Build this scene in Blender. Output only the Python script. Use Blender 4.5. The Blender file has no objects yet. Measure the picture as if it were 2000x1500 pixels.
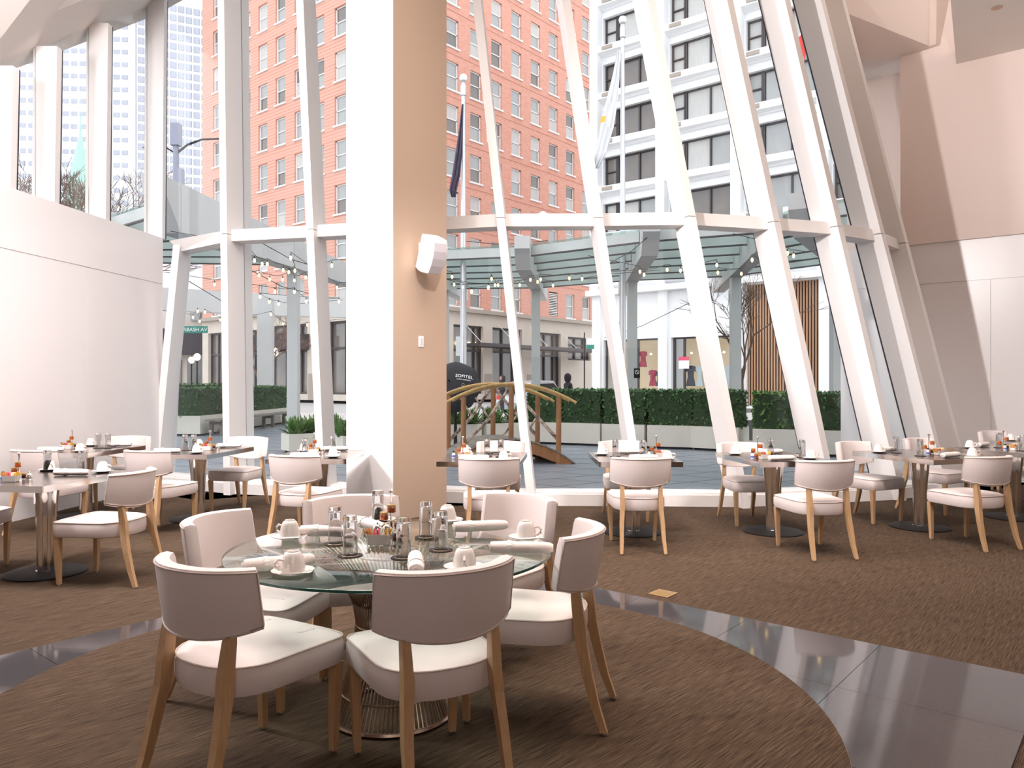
import bpy, math, random
from math import sin, cos, pi, radians, sqrt, atan2
from mathutils import Vector, Matrix
random.seed(7)
S = bpy.context.scene
COL = S.collection
F, HY, H = 1512.0, 747.0, 1.47

# ------------------------------------------------------------------ camera, light, exposure
cd = bpy.data.cameras.new('camera'); cam = bpy.data.objects.new('camera', cd); COL.objects.link(cam)
cam.location = (0, 0, H); cam.rotation_euler = (pi/2, 0, 0)
cd.sensor_width = 36; cd.lens = F/2000*36; cd.shift_y = -0.0015; cd.clip_end = 600
S.camera = cam
S.view_settings.view_transform = 'Standard'; S.view_settings.look = 'None'
S.view_settings.exposure = 0.1; S.view_settings.gamma = 1.0; S.view_settings.use_curve_mapping = False
S.cycles.use_denoising = True
S.cycles.max_bounces = 14; S.cycles.diffuse_bounces = 4; S.cycles.glossy_bounces = 5; S.cycles.transmission_bounces = 12; S.cycles.transparent_max_bounces = 24; S.cycles.caustics_reflective = False; S.cycles.caustics_refractive = False
S.cycles.sample_clamp_indirect = 8

w = bpy.data.worlds.new('overcast_sky'); S.world = w; w.use_nodes = True
nt = w.node_tree; bg = nt.nodes['Background']
tc = nt.nodes.new('ShaderNodeTexCoord'); ns = nt.nodes.new('ShaderNodeTexNoise'); ns.inputs['Scale'].default_value = 1.5
cr = nt.nodes.new('ShaderNodeValToRGB'); cr.color_ramp.elements[0].color = (.86, .9, .97, 1); cr.color_ramp.elements[1].color = (1, 1, 1, 1)
nt.links.new(tc.outputs['Generated'], ns.inputs['Vector']); nt.links.new(ns.outputs['Fac'], cr.inputs[0]); nt.links.new(cr.outputs[0], bg.inputs['Color'])
bg.inputs['Strength'].default_value = 2.0

def area(name, loc, target, size, power, col, sy=None, spread=None):
    l = bpy.data.lights.new(name, 'AREA'); l.shape = 'RECTANGLE'; l.size = size; l.size_y = sy or size
    l.energy = power; l.color = col
    if spread: l.spread = radians(spread)
    o = bpy.data.objects.new(name, l); COL.objects.link(o); o.location = loc
    o.rotation_euler = (Vector(target)-Vector(loc)).to_track_quat('-Z', 'Y').to_euler(); return o
def spot(name, loc, target, power, col, ang=70, r=.12, blend=.35):
    l = bpy.data.lights.new(name, 'SPOT'); l.energy = power; l.color = col; l.spot_size = radians(ang); l.spot_blend = blend; l.shadow_soft_size = r
    o = bpy.data.objects.new(name, l); COL.objects.link(o); o.location = loc
    o.rotation_euler = (Vector(target)-Vector(loc)).to_track_quat('-Z', 'Y').to_euler(); return o
WARM = (1, .73, .52); WHITE = (1, .965, .95)
area('key_light', (-4.95, 5.1, 4.2), (3.2, 9.4, 2.2), .6, 290, (1, .96, .98))
for x_, tx_ in ((-2.2, -3.2), (.4, .4), (3.0, 3.6)): spot('chair_fill_spot', (x_, 4.2, 4.6), (tx_, 8.2, .7), 430, (1, .94, .93), 74, .10, .6)  # added fill spots, out of view, to brighten the far chairs
area('ceiling_light_main', (0, 5.4, 7.0), (0, 6.2, 0), 4.5, 215, (1, .90, .85), spread=110)
area('fill_from_room', (.8, -3.2, 3.6), (0, 5, 1), 3.0, 55, (1, .88, .82))
area('ceiling_light_left', (-3.2, 5.2, 6.4), (-4.6, 9.5, 2), 1.5, 190, (1, .94, .94))
area('ceiling_light_right', (4.6, 4.0, 6.6), (5.4, 9.6, 2.6), 2.0, 120, WARM)
spot('downlight_table', (-.75, 2.9, 6.2), (-.5, 3.5, 0), 110, (1, .9, .84), 52, .05)
spot('downlight_table_front', (-.2, 4.6, 6.4), (-.45, 3.0, 0), 85, (1, .88, .80), 48, .05)
spot('right_wall_fill', (-4.9, 2.0, 5.0), (8.2, 9.7, 4.7), 3000, (1, .955, .96), 44, .12)  # added unseen spot that brightens the right wall, cone kept off the column
spot('upper_right_fill', (1.6, .8, 2.4), (6.9, 8.6, 6.3), 700, (1, .92, .88), 40, .2, .8)  # unseen spot added to lift the upper right ceiling and bulkhead
spot('downlight_carpet', (1.6, 4.8, 6.4), (1.5, 5.6, 0), 260, WARM, 60, .1)

# ------------------------------------------------------------------ materials
def mat(name, col, rough=.5, metal=0., spec=.5, noise=None, bump=None, emis=None, scale=(1, 1, 1), coat=0.):
    m = bpy.data.materials.new(name); m.use_nodes = True; n = m.node_tree; b = n.nodes['Principled BSDF']
    b.inputs['Base Color'].default_value = (*col, 1); b.inputs['Roughness'].default_value = rough
    b.inputs['Metallic'].default_value = metal; b.inputs['Specular IOR Level'].default_value = spec
    if coat: b.inputs['Coat Weight'].default_value = coat; b.inputs['Coat Roughness'].default_value = .08
    if emis: b.inputs['Emission Color'].default_value = (*emis[0], 1); b.inputs['Emission Strength'].default_value = emis[1]
    if noise or bump:
        t = n.nodes.new('ShaderNodeTexCoord'); mp = n.nodes.new('ShaderNodeMapping'); mp.inputs['Scale'].default_value = scale
        n.links.new(t.outputs['Object'], mp.inputs['Vector'])
    if noise:   # (scale, other colour, amount)
        tx = n.nodes.new('ShaderNodeTexNoise'); tx.inputs['Scale'].default_value = noise[0]; tx.inputs['Detail'].default_value = 4
        n.links.new(mp.outputs[0], tx.inputs['Vector'])
        r = n.nodes.new('ShaderNodeValToRGB'); r.color_ramp.elements[0].position = .5-noise[2]/2; r.color_ramp.elements[1].position = .5+noise[2]/2
        r.color_ramp.elements[0].color = (*noise[1], 1); r.color_ramp.elements[1].color = (*col, 1)
        n.links.new(tx.outputs['Fac'], r.inputs[0]); n.links.new(r.outputs[0], b.inputs['Base Color'])
    if bump:    # (scale, strength)
        tx = n.nodes.new('ShaderNodeTexNoise'); tx.inputs['Scale'].default_value = bump[0]; tx.inputs['Detail'].default_value = 3
        n.links.new(mp.outputs[0], tx.inputs['Vector'])
        bp = n.nodes.new('ShaderNodeBump'); bp.inputs['Strength'].default_value = bump[1]; bp.inputs['Distance'].default_value = .01
        n.links.new(tx.outputs['Fac'], bp.inputs['Height']); n.links.new(bp.outputs[0], b.inputs['Normal'])
    return m
def thin_glass(name, tint, ior=1.5, rough=0., gloss=(1, 1, 1)):
    m = bpy.data.materials.new(name); m.use_nodes = True; n = m.node_tree; n.nodes.clear()
    o = n.nodes.new('ShaderNodeOutputMaterial'); mx = n.nodes.new('ShaderNodeMixShader'); t = n.nodes.new('ShaderNodeBsdfTransparent')
    g = n.nodes.new('ShaderNodeBsdfGlossy'); fr = n.nodes.new('ShaderNodeFresnel'); ge = n.nodes.new('ShaderNodeNewGeometry'); mr = n.nodes.new('ShaderNodeMapRange')
    mr.inputs['To Min'].default_value = ior; mr.inputs['To Max'].default_value = 1/ior; n.links.new(ge.outputs['Backfacing'], mr.inputs[0]); n.links.new(mr.outputs[0], fr.inputs['IOR'])
    t.inputs['Color'].default_value = (*tint, 1); g.inputs['Roughness'].default_value = rough; g.inputs['Color'].default_value = (*gloss, 1)
    n.links.new(fr.outputs[0], mx.inputs[0]); n.links.new(t.outputs[0], mx.inputs[1]); n.links.new(g.outputs[0], mx.inputs[2])
    n.links.new(mx.outputs[0], o.inputs[0]); return m
def carpet_mat(name, ang):
    m = bpy.data.materials.new(name); m.use_nodes = True; n = m.node_tree; b = n.nodes['Principled BSDF']
    b.inputs['Roughness'].default_value = .95; b.inputs['Specular IOR Level'].default_value = .1
    t = n.nodes.new('ShaderNodeTexCoord'); m0 = n.nodes.new('ShaderNodeMapping'); m0.inputs['Rotation'].default_value = (0, 0, ang)
    mp = n.nodes.new('ShaderNodeMapping'); mp.inputs['Scale'].default_value = (6, 300, 1)
    mq = n.nodes.new('ShaderNodeMapping'); mq.inputs['Scale'].default_value = (2.2, 80, 1)
    n.links.new(t.outputs['Object'], m0.inputs[0]); n.links.new(m0.outputs[0], mp.inputs[0]); n.links.new(m0.outputs[0], mq.inputs[0])
    a = n.nodes.new('ShaderNodeTexNoise'); a.inputs['Scale'].default_value = 1; a.inputs['Detail'].default_value = 5; a.inputs['Roughness'].default_value = .7
    c = n.nodes.new('ShaderNodeTexNoise'); c.inputs['Scale'].default_value = 1; c.inputs['Detail'].default_value = 2
    n.links.new(mp.outputs[0], a.inputs['Vector']); n.links.new(mq.outputs[0], c.inputs['Vector'])
    r = n.nodes.new('ShaderNodeValToRGB'); e = r.color_ramp.elements
    e[0].position = .36; e[0].color = (.018, .011, .008, 1); e[1].position = .64; e[1].color = (.160, .107, .069, 1)
    n.links.new(a.outputs['Fac'], r.inputs[0])
    mx = n.nodes.new('ShaderNodeMix'); mx.data_type = 'RGBA'; mx.blend_type = 'MULTIPLY'; mx.inputs[0].default_value = .5
    r2 = n.nodes.new('ShaderNodeValToRGB'); r2.color_ramp.elements[0].color = (.55, .55, .55, 1); r2.color_ramp.elements[0].position = .3; r2.color_ramp.elements[1].position = .7
    n.links.new(c.outputs['Fac'], r2.inputs[0]); n.links.new(r.outputs[0], mx.inputs[6]); n.links.new(r2.outputs[0], mx.inputs[7])
    n.links.new(mx.outputs[2], b.inputs['Base Color'])
    bp = n.nodes.new('ShaderNodeBump'); bp.inputs['Strength'].default_value = .5; bp.inputs['Distance'].default_value = .004
    n.links.new(a.outputs['Fac'], bp.inputs['Height']); n.links.new(bp.outputs[0], b.inputs['Normal']); return m
def brick_mat():
    m = bpy.data.materials.new('red_brick'); m.use_nodes = True; n = m.node_tree; b = n.nodes['Principled BSDF']; b.inputs['Roughness'].default_value = .9
    t = n.nodes.new('ShaderNodeTexCoord'); mp = n.nodes.new('ShaderNodeMapping'); mp.inputs['Rotation'].default_value = (pi/2, 0, 0)
    br = n.nodes.new('ShaderNodeTexBrick'); br.inputs['Color1'].default_value = (.66, .30, .22, 1); br.inputs['Color2'].default_value = (.72, .36, .28, 1)
    br.inputs['Mortar'].default_value = (.72, .42, .34, 1); br.inputs['Scale'].default_value = 1; br.inputs['Brick Width'].default_value = .4; br.inputs['Row Height'].default_value = .14
    br.inputs['Mortar Size'].default_value = .015
    n.links.new(t.outputs['Object'], mp.inputs[0]); n.links.new(mp.outputs[0], br.inputs[0]); n.links.new(br.outputs[0], b.inputs['Base Color']); return m
def bark_mat():
    m = mat('birch_bark', (.62, .50, .40), .8, noise=(9, (.12, .08, .06), .25), scale=(1, 1, 1), bump=(30, .4)); return m

L = {}
L['leather'] = mat('cream_leather', (.75, .665, .64), .42, bump=(420, .05), noise=(3, (.72, .635, .61), .5))
L['piping'] = mat('leather_piping', (.60, .50, .45), .5)
L['oak'] = mat('light_oak', (.56, .36, .20), .45, noise=(6, (.44, .26, .13), .7), scale=(18, 18, 1.2))
L['glide'] = mat('metal_glide', (.7, .7, .7), .3, 1)
L['paint'] = mat('white_painted_steel', (.86, .82, .80), .5, bump=(300, .03))
L['gasket'] = mat('black_gasket', (.02, .02, .03), .6)
L['wall'] = mat('white_wall_panel', (.84, .80, .79), .28, bump=(500, .02))
L['wall_pink'] = mat('plaster_paint', (.84, .715, .655), .8, noise=(160, (.81, .685, .62), .8))
L['tanshade'] = mat('tan_shaded_face', (.56, .415, .31), .85, noise=(220, (.50, .365, .27), .8))  # warm shade of the column's right face put into this tan; sandy speckle
L['ceil'] = mat('ceiling_paint', (.82, .75, .70), .8)
L['dark'] = mat('dark_back_wall', (.45, .33, .26), .8)
L['carpet'] = carpet_mat('brown_carpet', radians(-50.2))
L['carpet2'] = carpet_mat('brown_carpet_disc', radians(-46))
L['granite'] = mat('polished_granite', (.085, .078, .082), .06, spec=.55, noise=(350, (.05, .046, .05), .5))
L['grout'] = mat('dark_grout', (.04, .035, .035), .8)
L['brass'] = mat('brass_plate', (.62, .42, .22), .35, .7)
L['glass'] = thin_glass('window_glass', (.975, .985, .985), 1.26)
L['tglass'] = thin_glass('table_glass', (.87, .95, .93), 1.55)
L['edge'] = mat('green_glass_edge', (.02, .10, .08), .1, spec=.8)
L['tumbler'] = thin_glass('tumbler_glass', (.985, .985, .985), 1.5)
g = bpy.data.materials.new('thick_glass'); g.use_nodes = True; gb = g.node_tree.nodes['Principled BSDF']
gb.inputs['Transmission Weight'].default_value = 1; gb.inputs['Roughness'].default_value = 0; gb.inputs['IOR'].default_value = 1.45; L['thick'] = g
L['coaster'] = mat('brown_coaster', (.028, .018, .017), .6, spec=.25, noise=(60, (.018, .012, .012), .5))
L['china'] = mat('white_china', (.86, .80, .755), .12, coat=.5)
L['linen'] = mat('white_linen', (.84, .76, .72), .9, bump=(200, .25))
L['chrome'] = mat('chrome', (.86, .84, .82), .1, 1)
L['steel'] = mat('brushed_steel', (.60, .54, .49), .22, 1, noise=(5, (.50, .45, .41), .6), scale=(1, 60, 1))
L['bronze'] = mat('bronze_wire', (.42, .32, .25), .28, 1)
L['black'] = mat('black_metal', (.016, .014, .014), .62, 0, spec=.2)
L['blackcloth'] = mat('black_canvas', (.012, .012, .016), .75)
L['jam'] = mat('amber_jam', (.50, .10, .015), .1, coat=.6)
L['jamdark'] = mat('dark_jam', (.08, .02, .01), .1, coat=.6)
L['lid'] = mat('gold_lid', (.55, .36, .15), .3, .7)
L['y'] = mat('yellow_packet', (.9, .55, .08), .6); L['r'] = mat('pink_packet', (.78, .10, .18), .6); L['w'] = mat('white_packet', (.85, .82, .78), .6)
L['b'] = mat('blue_packet', (.12, .2, .6), .6); L['o'] = mat('raw_sugar_packet', (.62, .30, .10), .6)
L['plastic'] = mat('white_plastic', (.88, .86, .87), .35)
L['grey'] = mat('grey_mesh', (.70, .66, .70), .6)
L['slate'] = mat('wet_slate', (.27, .31, .36), .28, spec=.6, noise=(2.5, (.19, .225, .265), .6))
L['road'] = mat('pale_asphalt', (.50, .49, .48), .8, noise=(3, (.44, .43, .43), .6))
L['walk'] = mat('pale_concrete', (.62, .58, .55), .85, noise=(1.5, (.55, .52, .49), .6))
L['planter'] = mat('cream_concrete', (.74, .70, .62), .8, noise=(2, (.66, .62, .55), .5))
L['soil'] = mat('dark_recess', (.02, .02, .025), .9)
L['leafd'] = mat('boxwood_leaf', (.12, .25, .08), .6, noise=(25, (.02, .06, .02), .5))
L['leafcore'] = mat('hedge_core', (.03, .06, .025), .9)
L['leafb'] = mat('bright_leaf', (.15, .30, .07), .6, noise=(25, (.06, .15, .03), .5))
L['fern'] = mat('feathery_leaf', (.14, .27, .055), .6, noise=(15, (.05, .13, .03), .5))
L['bwood'] = mat('brown_timber', (.36, .17, .07), .7, noise=(10, (.22, .09, .035), .6), scale=(1, 1, .25))
L['rail'] = mat('peeled_rail', (.62, .42, .17), .6, noise=(12, (.40, .24, .09), .5))
L['bark'] = bark_mat()
L['greywood'] = mat('weathered_bench', (.24, .22, .19), .8, noise=(12, (.16, .14, .12), .5))
L['brick'] = brick_mat()
L['stone'] = mat('cream_stone', (.72, .64, .56), .85, noise=(.8, (.64, .56, .49), .6))
L['cornice'] = mat('weathered_cornice', (.42, .36, .31), .9)
L['wframe'] = mat('white_window_frame', (.86, .84, .82), .6)
L['dframe'] = mat('dark_window_frame', (.06, .05, .055), .5)
L['pane'] = mat('grey_pane', (.30, .32, .34), .08, spec=.8, noise=(.35, (.42, .42, .41), .5))
L['paned'] = mat('dark_pane', (.09, .085, .085), .08, spec=.8, noise=(.3, (.22, .19, .17), .4))
L['curtain'] = mat('pale_curtain', (.66, .65, .63), .9, noise=(3, (.52, .51, .50), .6), scale=(6, 6, .3))
L['bwhite'] = mat('white_render', (.88, .88, .89), .8)
L['tower'] = mat('pale_tower', (.90, .90, .93), .7)
L['tpane'] = mat('pale_blue_pane', (.46, .48, .56), .3)
L['canopy'] = mat('pale_grey_steel', (.62, .62, .62), .5, noise=(1.2, (.57, .56, .55), .5))
L['lattice'] = mat('grey_green_louver', (.66, .68, .67), .5, noise=(1.2, (.52, .54, .52), .5))
L['slatw'] = mat('cedar_slat', (.50, .28, .16), .6); L['slatback'] = mat('dark_slat_backing', (.08, .055, .045), .8)
L['bulb'] = mat('glowing_bulb', (1, .7, .3), .3, emis=((1, .62, .22), 5)); L['globe'] = mat('lit_globe', (1, .8, .6), .3, emis=((1, .78, .55), 9))
L['wire'] = mat('black_wire', (.03, .03, .03), .6)
L['sign'] = mat('green_sign', (.0, .25, .19), .4); L['signw'] = mat('sign_lettering', (.9, .9, .9), .5, emis=((1, 1, 1), .1))
L['green'] = mat('copper_green', (.42, .66, .58), .7)
L['pole'] = mat('silver_pole', (.62, .62, .65), .3, .6)
L['flagw'] = mat('white_flag', (.85, .85, .87), .9); L['flagd'] = mat('dark_flag', (.10, .08, .13), .9); L['flagr'] = mat('red_flag', (.80, .06, .05), .8)
L['branch'] = mat('bare_branch', (.20, .13, .10), .9)
L['car'] = mat('silver_car_paint', (.55, .57, .60), .25, .5); L['carw'] = mat('car_window', (.03, .035, .04), .1)
L['coat'] = mat('dark_coat', (.05, .04, .05), .9); L['skin'] = mat('skin', (.62, .38, .28), .6)
L['shop'] = mat('lit_shop_interior', (.62, .50, .36), .8, emis=((1, .78, .5), .22)); L['lampglow'] = mat('shop_lamp', (1, .8, .5), .3, emis=((1, .8, .5), 6))
L['clothr'] = mat('red_garment', (.45, .06, .10), .9); L['clothb'] = mat('dark_garment', (.05, .05, .07), .9); L['clothw'] = mat('pale_garment', (.55, .62, .64), .9)
L['awning'] = mat('dark_awning', (.05, .04, .05), .8)
L['tlight'] = mat('traffic_grey', (.32, .33, .42), .6)

# ------------------------------------------------------------------ mesh helper
class MB:
    def __init__(s): s.v = []; s.f = []
    SC = (1, 1, 1)
    def add(s, vs, fs):
        n = len(s.v); s.v += [tuple(x) for x in vs]; s.f += [tuple(i+n for i in q) for q in fs]; return s
    def hexa(s, p):   # 4 bottom ccw, 4 top
        return s.add(p, [(3, 2, 1, 0), (4, 5, 6, 7), (0, 1, 5, 4), (1, 2, 6, 5), (2, 3, 7, 6), (3, 0, 4, 7)])
    def box(s, x, y, z, sx, sy, sz, rz=0, tp=1.):   # centre x,y, base z ; tp scales the top
        c, q = cos(rz), sin(rz); P = []
        for zz, k in ((z, 1), (z+sz, tp)):
            for a, b in ((-1, -1), (1, -1), (1, 1), (-1, 1)):
                u, v = a*sx/2*k, b*sy/2*k; P.append((x+u*c-v*q, y+u*q+v*c, zz))
        return s.hexa(P)
    def beam(s, a, b, wd, hg, off=0):  # horizontal-ish beam from a to b (centre-line bottom)
        a, b = Vector(a), Vector(b); d = b-a; n = Vector((-d.y, d.x, 0)).normalized(); h = Vector((0, 0, hg))
        p = [a-n*(wd/2-off), b-n*(wd/2-off), b+n*(wd/2+off), a+n*(wd/2+off)]
        return s.hexa(p+[q+h for q in p])
    def tube(s, path, r, n=8, closed=False, flat=1.):
        path = [Vector(p) for p in path]; m = len(path); rings = []
        rr = r if isinstance(r, (list, tuple)) else [r]*m
        up = Vector((0, 0, 1)); base = len(s.v)
        for i, p in enumerate(path):
            if closed: t = path[(i+1) % m]-path[i-1]
            else: t = path[min(i+1, m-1)]-path[max(i-1, 0)]
            t.normalize(); u = up if abs(t.dot(up)) < .95 else Vector((1, 0, 0))
            a = t.cross(u).normalized(); b = a.cross(t).normalized()
            s.v += [tuple(p+a*cos(2*pi*k/n)*rr[i]+b*sin(2*pi*k/n)*rr[i]*flat) for k in range(n)]
        for i in range(m if closed else m-1):
            j = (i+1) % m
            for k in range(n):
                s.f.append((base+i*n+k, base+i*n+(k+1) % n, base+j*n+(k+1) % n, base+j*n+k))
        if not closed:
            s.f.append(tuple(base+k for k in reversed(range(n)))); s.f.append(tuple(base+(m-1)*n+k for k in range(n)))
        return s
    def lathe(s, prof, n=24, cx=0, cy=0, cz=0, cap=True, sq=0., lobes=4):
        base = len(s.v); m = len(prof)
        for r, z in prof:
            for k in range(n):
                a = 2*pi*k/n; q = r*(1+sq*cos(lobes*a)); s.v.append((cx+q*cos(a), cy+q*sin(a), cz+z))
        for i in range(m-1):
            for k in range(n):
                s.f.append((base+i*n+k, base+i*n+(k+1) % n, base+(i+1)*n+(k+1) % n, base+(i+1)*n+k))
        if cap:
            s.f.append(tuple(base+k for k in reversed(range(n)))); s.f.append(tuple(base+(m-1)*n+k for k in range(n)))
        return s
    def loops(s, ls, cap=True):
        base = len(s.v); n = len(ls[0])
        for l in ls: s.v += [tuple(p) for p in l]
        for i in range(len(ls)-1):
            for k in range(n):
                s.f.append((base+i*n+k, base+i*n+(k+1) % n, base+(i+1)*n+(k+1) % n, base+(i+1)*n+k))
        if cap:
            s.f.append(tuple(base+k for k in reversed(range(n)))); s.f.append(tuple(base+(len(ls)-1)*n+k for k in range(n)))
        return s
    def mesh(s, name, m, smooth=False):
        me = bpy.data.meshes.new(name); k = MB.SC; me.from_pydata([(a*k[0], b*k[1], c*k[2]) for a, b, c in s.v], [], s.f); me.materials.append(m)
        if smooth:
            me.polygons.foreach_set('use_smooth', [True]*len(me.polygons))
            try: me.set_sharp_from_angle(angle=radians(38))
            except Exception: pass
        me.update(); return me
    def obj(s, name, m, parent=None, smooth=False, loc=None):
        return inst(name, s.mesh(name, m, smooth), parent, loc)
def inst(name, me, parent=None, loc=None, rz=0):
    o = bpy.data.objects.new(name, me); COL.objects.link(o)
    if parent: o.parent = parent
    if loc: o.location = loc
    if rz: o.rotation_euler = (0, 0, rz)
    return o
def tag(o, label, cat, group=None):
    o['label'] = label; o['category'] = cat
    if group: o['group'] = group
    return o
def struct(o, label=None):
    o['kind'] = 'structure'
    if label: o['label'] = label; o['category'] = 'structure'
    return o
def empty(name, loc=(0, 0, 0), rz=0):
    o = bpy.data.objects.new(name, None); COL.objects.link(o); o.location = loc; o.rotation_euler = (0, 0, rz); o.empty_display_size = .1; return o
KIDS = {}
def dup(root, loc, rz, label, group=None):
    if root.name not in KIDS:
        KIDS[root.name] = [(c, [g_ for g_ in bpy.data.objects if g_.parent is c]) for c in bpy.data.objects if c.parent is root]
    r = root.copy(); COL.objects.link(r); r.location = loc; r.rotation_euler = (0, 0, rz); r['label'] = label
    if group: r['group'] = group
    for ch, gs in KIDS[root.name]:
        c = ch.copy(); COL.objects.link(c); c.parent = r
        for gc in gs:
            d = gc.copy(); COL.objects.link(d); d.parent = c
    return r
def once(root):
    "first use places the original, later uses copy it"
    st = {'first': True}
    def place(loc, rz, label, group=None):
        if st['first']:
            st['first'] = False
            KIDS[root.name] = [(c, [g_ for g_ in bpy.data.objects if g_.parent is c]) for c in bpy.data.objects if c.parent is root]
            root.location = loc; root.rotation_euler = (0, 0, rz); root['label'] = label
            if group: root['group'] = group
            return root
        return dup(root, loc, rz, label, group)
    return place
def onz(px, py, z=0.):        # a point of the photograph on the level z
    d = (H-z)*F/(py-HY); return ((px-1000)*d/F, d)
def atd(px, py, d):
    return Vector(((px-1000)*d/F, d, H+(HY-py)*d/F))
def text_mesh(txt, size, m, extrude=.003):
    c = bpy.data.curves.new('txt', 'FONT'); c.body = txt; c.size = size; c.extrude = extrude; c.align_x = 'CENTER'; c.align_y = 'CENTER'
    t = bpy.data.objects.new('txt', c); COL.objects.link(t); dg = bpy.context.evaluated_depsgraph_get()
    me = bpy.data.meshes.new_from_object(t.evaluated_get(dg)); bpy.data.objects.remove(t); me.materials.clear(); me.materials.append(m); return me

DA = Vector((.640, .768, 0)); DB = Vector((-.768, .640, 0))   # the two street directions

# ------------------------------------------------------------------ floor
C0 = Vector((-.70, 6.60, 0))
gs = MB(); ctr = C0 - DB*2.17 - DA*2.17
gs.box(ctr.x, ctr.y, .0, 4.34, 4.34, .003, atan2(DA.y, DA.x)); gb_ = gs.obj('floor_granite_border', L['grout']); struct(gb_)
DC = Vector((-.505, 3.535, 0)); DR = 1.89
tm = MB().box(0, 0, .003, .757, .757, .005, atan2(DA.y, DA.x)).mesh('floor_tile', L['granite'])
tm2 = {}
def tile_mesh(a, b):
    k = (round(a, 3), round(b, 3))
    if k not in tm2: tm2[k] = MB().box(0, 0, .003, a-.003, b-.003, .005, atan2(DA.y, DA.x)).mesh('floor_tile', L['granite'])
    return tm2[k]
cuts = [0] + [4.34-.76*k for k in range(5, 0, -1)] + [4.34]
cutsA = [0, .77, 1.53, 2.29, 3.05, 3.81, 4.34]
for i in range(len(cuts)-1):
    for j in range(len(cutsA)-1):
        u0, u1, v0, v1 = cuts[i], cuts[i+1], cutsA[j], cutsA[j+1]
        c = C0 - DB*(u0+u1)/2 - DA*(v0+v1)/2
        if max(((C0-DB*u-DA*v)-DC).length for u in (u0, u1) for v in (v0, v1)) < DR: continue
        inst('floor_tile', tile_mesh(v1-v0, u1-u0), gb_, (c.x, c.y, 0))
o = MB().lathe([(DR, 0.003), (DR, .013), (DR-.006, .014)], 128).obj('floor_carpet_disc', L['carpet2'], loc=(DC.x, DC.y, 0)); struct(o)
o = MB().tube([(DR*cos(a*pi/64)+DC.x, DR*sin(a*pi/64)+DC.y, .009) for a in range(128)], .003, 6, True).obj('trim_1', L['bronze']); struct(o)
o = MB().box(1.05, 5.38, .001, .15, .15, .006, radians(50)).obj('floor_outlet_box', L['brass']); tag(o, 'square brass floor outlet cover set in the brown carpet', 'floor outlet')
MB().box(1.05, 5.38, .006, .11, .11, .003, radians(50)).obj('hinged_lid', L['lid'], o)

# ------------------------------------------------------------------ leaning glass facade
ZT = 3.415; TOPZ = 8.2
#        name, d,    (x,y),(x,y) front centre line,        az (deg, direction of depth from +Y toward +X)
MUL = [('L1', 10.90, (345, 475), (298, 960), 3),
       ('L2', 10.10, (431, 0), (443, 965), 16),
       ('L3', 9.80, (585, 0), (628, 968), 12),
       ('M0', 9.42, (757, 0), (838, 985), 10),
       ('R1', 9.12, (931, 0), (1039, 990), 4),
       ('R2', 9.10, (1106, 0), (1254, 990), -4),
       ('R3', 9.03, (1272, 0), (1458, 990), -14),
       ('R4', 9.33, (1426, 0), (1634, 982), -27),
       ('R5', 9.62, (1538, 0), (1766, 978), -31),
       ('R6', 10.10, (1607, 0), (1857, 968), -36),
       ('R7', 10.77, (1648, 0), (1896, 953), -40)]
DEP, WID = .36, .10
def mull_pts(m):
    _, d, a, b, az = m
    def X(z):
        if m[0] == 'L1' and z > ZT-.01: return -4.90
        y = HY-(z-H)*F/d; t = (y-a[1])/(b[1]-a[1]); return (a[0]+(b[0]-a[0])*t-1000)*d/F
    az = radians(az); D = Vector((sin(az), cos(az), 0)); W = Vector((cos(az), -sin(az), 0))
    return (lambda z: Vector((X(z), d, z))), D, W
def prism(Pf, D, W, z0, z1, y0, y1, w, x0=0):
    p = []
    for z in (z0, z1):
        c = Pf(z); p += [c+W*(x0-w/2)+D*y0, c+W*(x0+w/2)+D*y0, c+W*(x0+w/2)+D*y1, c+W*(x0-w/2)+D*y1]
    return MB().hexa(p)
INFO = [mull_pts(m) for m in MUL]
fl = [(-6.9, 11.3), (-5.3, 11.35)]+[tuple((Pf_(0)+D_*.42).xy) for Pf_, D_, W_ in INFO]+[(7.54, 11.42), (12.4, 7.37)]
fm_ = MB()
for (xa, ya), (xb, yb) in zip(fl, fl[1:]): fm_.add([(xa, -4.2, 0), (xb, -4.2, 0), (xb, yb, 0), (xa, ya, 0), (xa, -4.2, -.08), (xb, -4.2, -.08), (xb, yb, -.08), (xa, ya, -.08)], [(0, 1, 2, 3), (7, 6, 5, 4), (3, 2, 6, 7), (0, 4, 5, 1)])
struct(fm_.obj('floor', L['carpet']))
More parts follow.
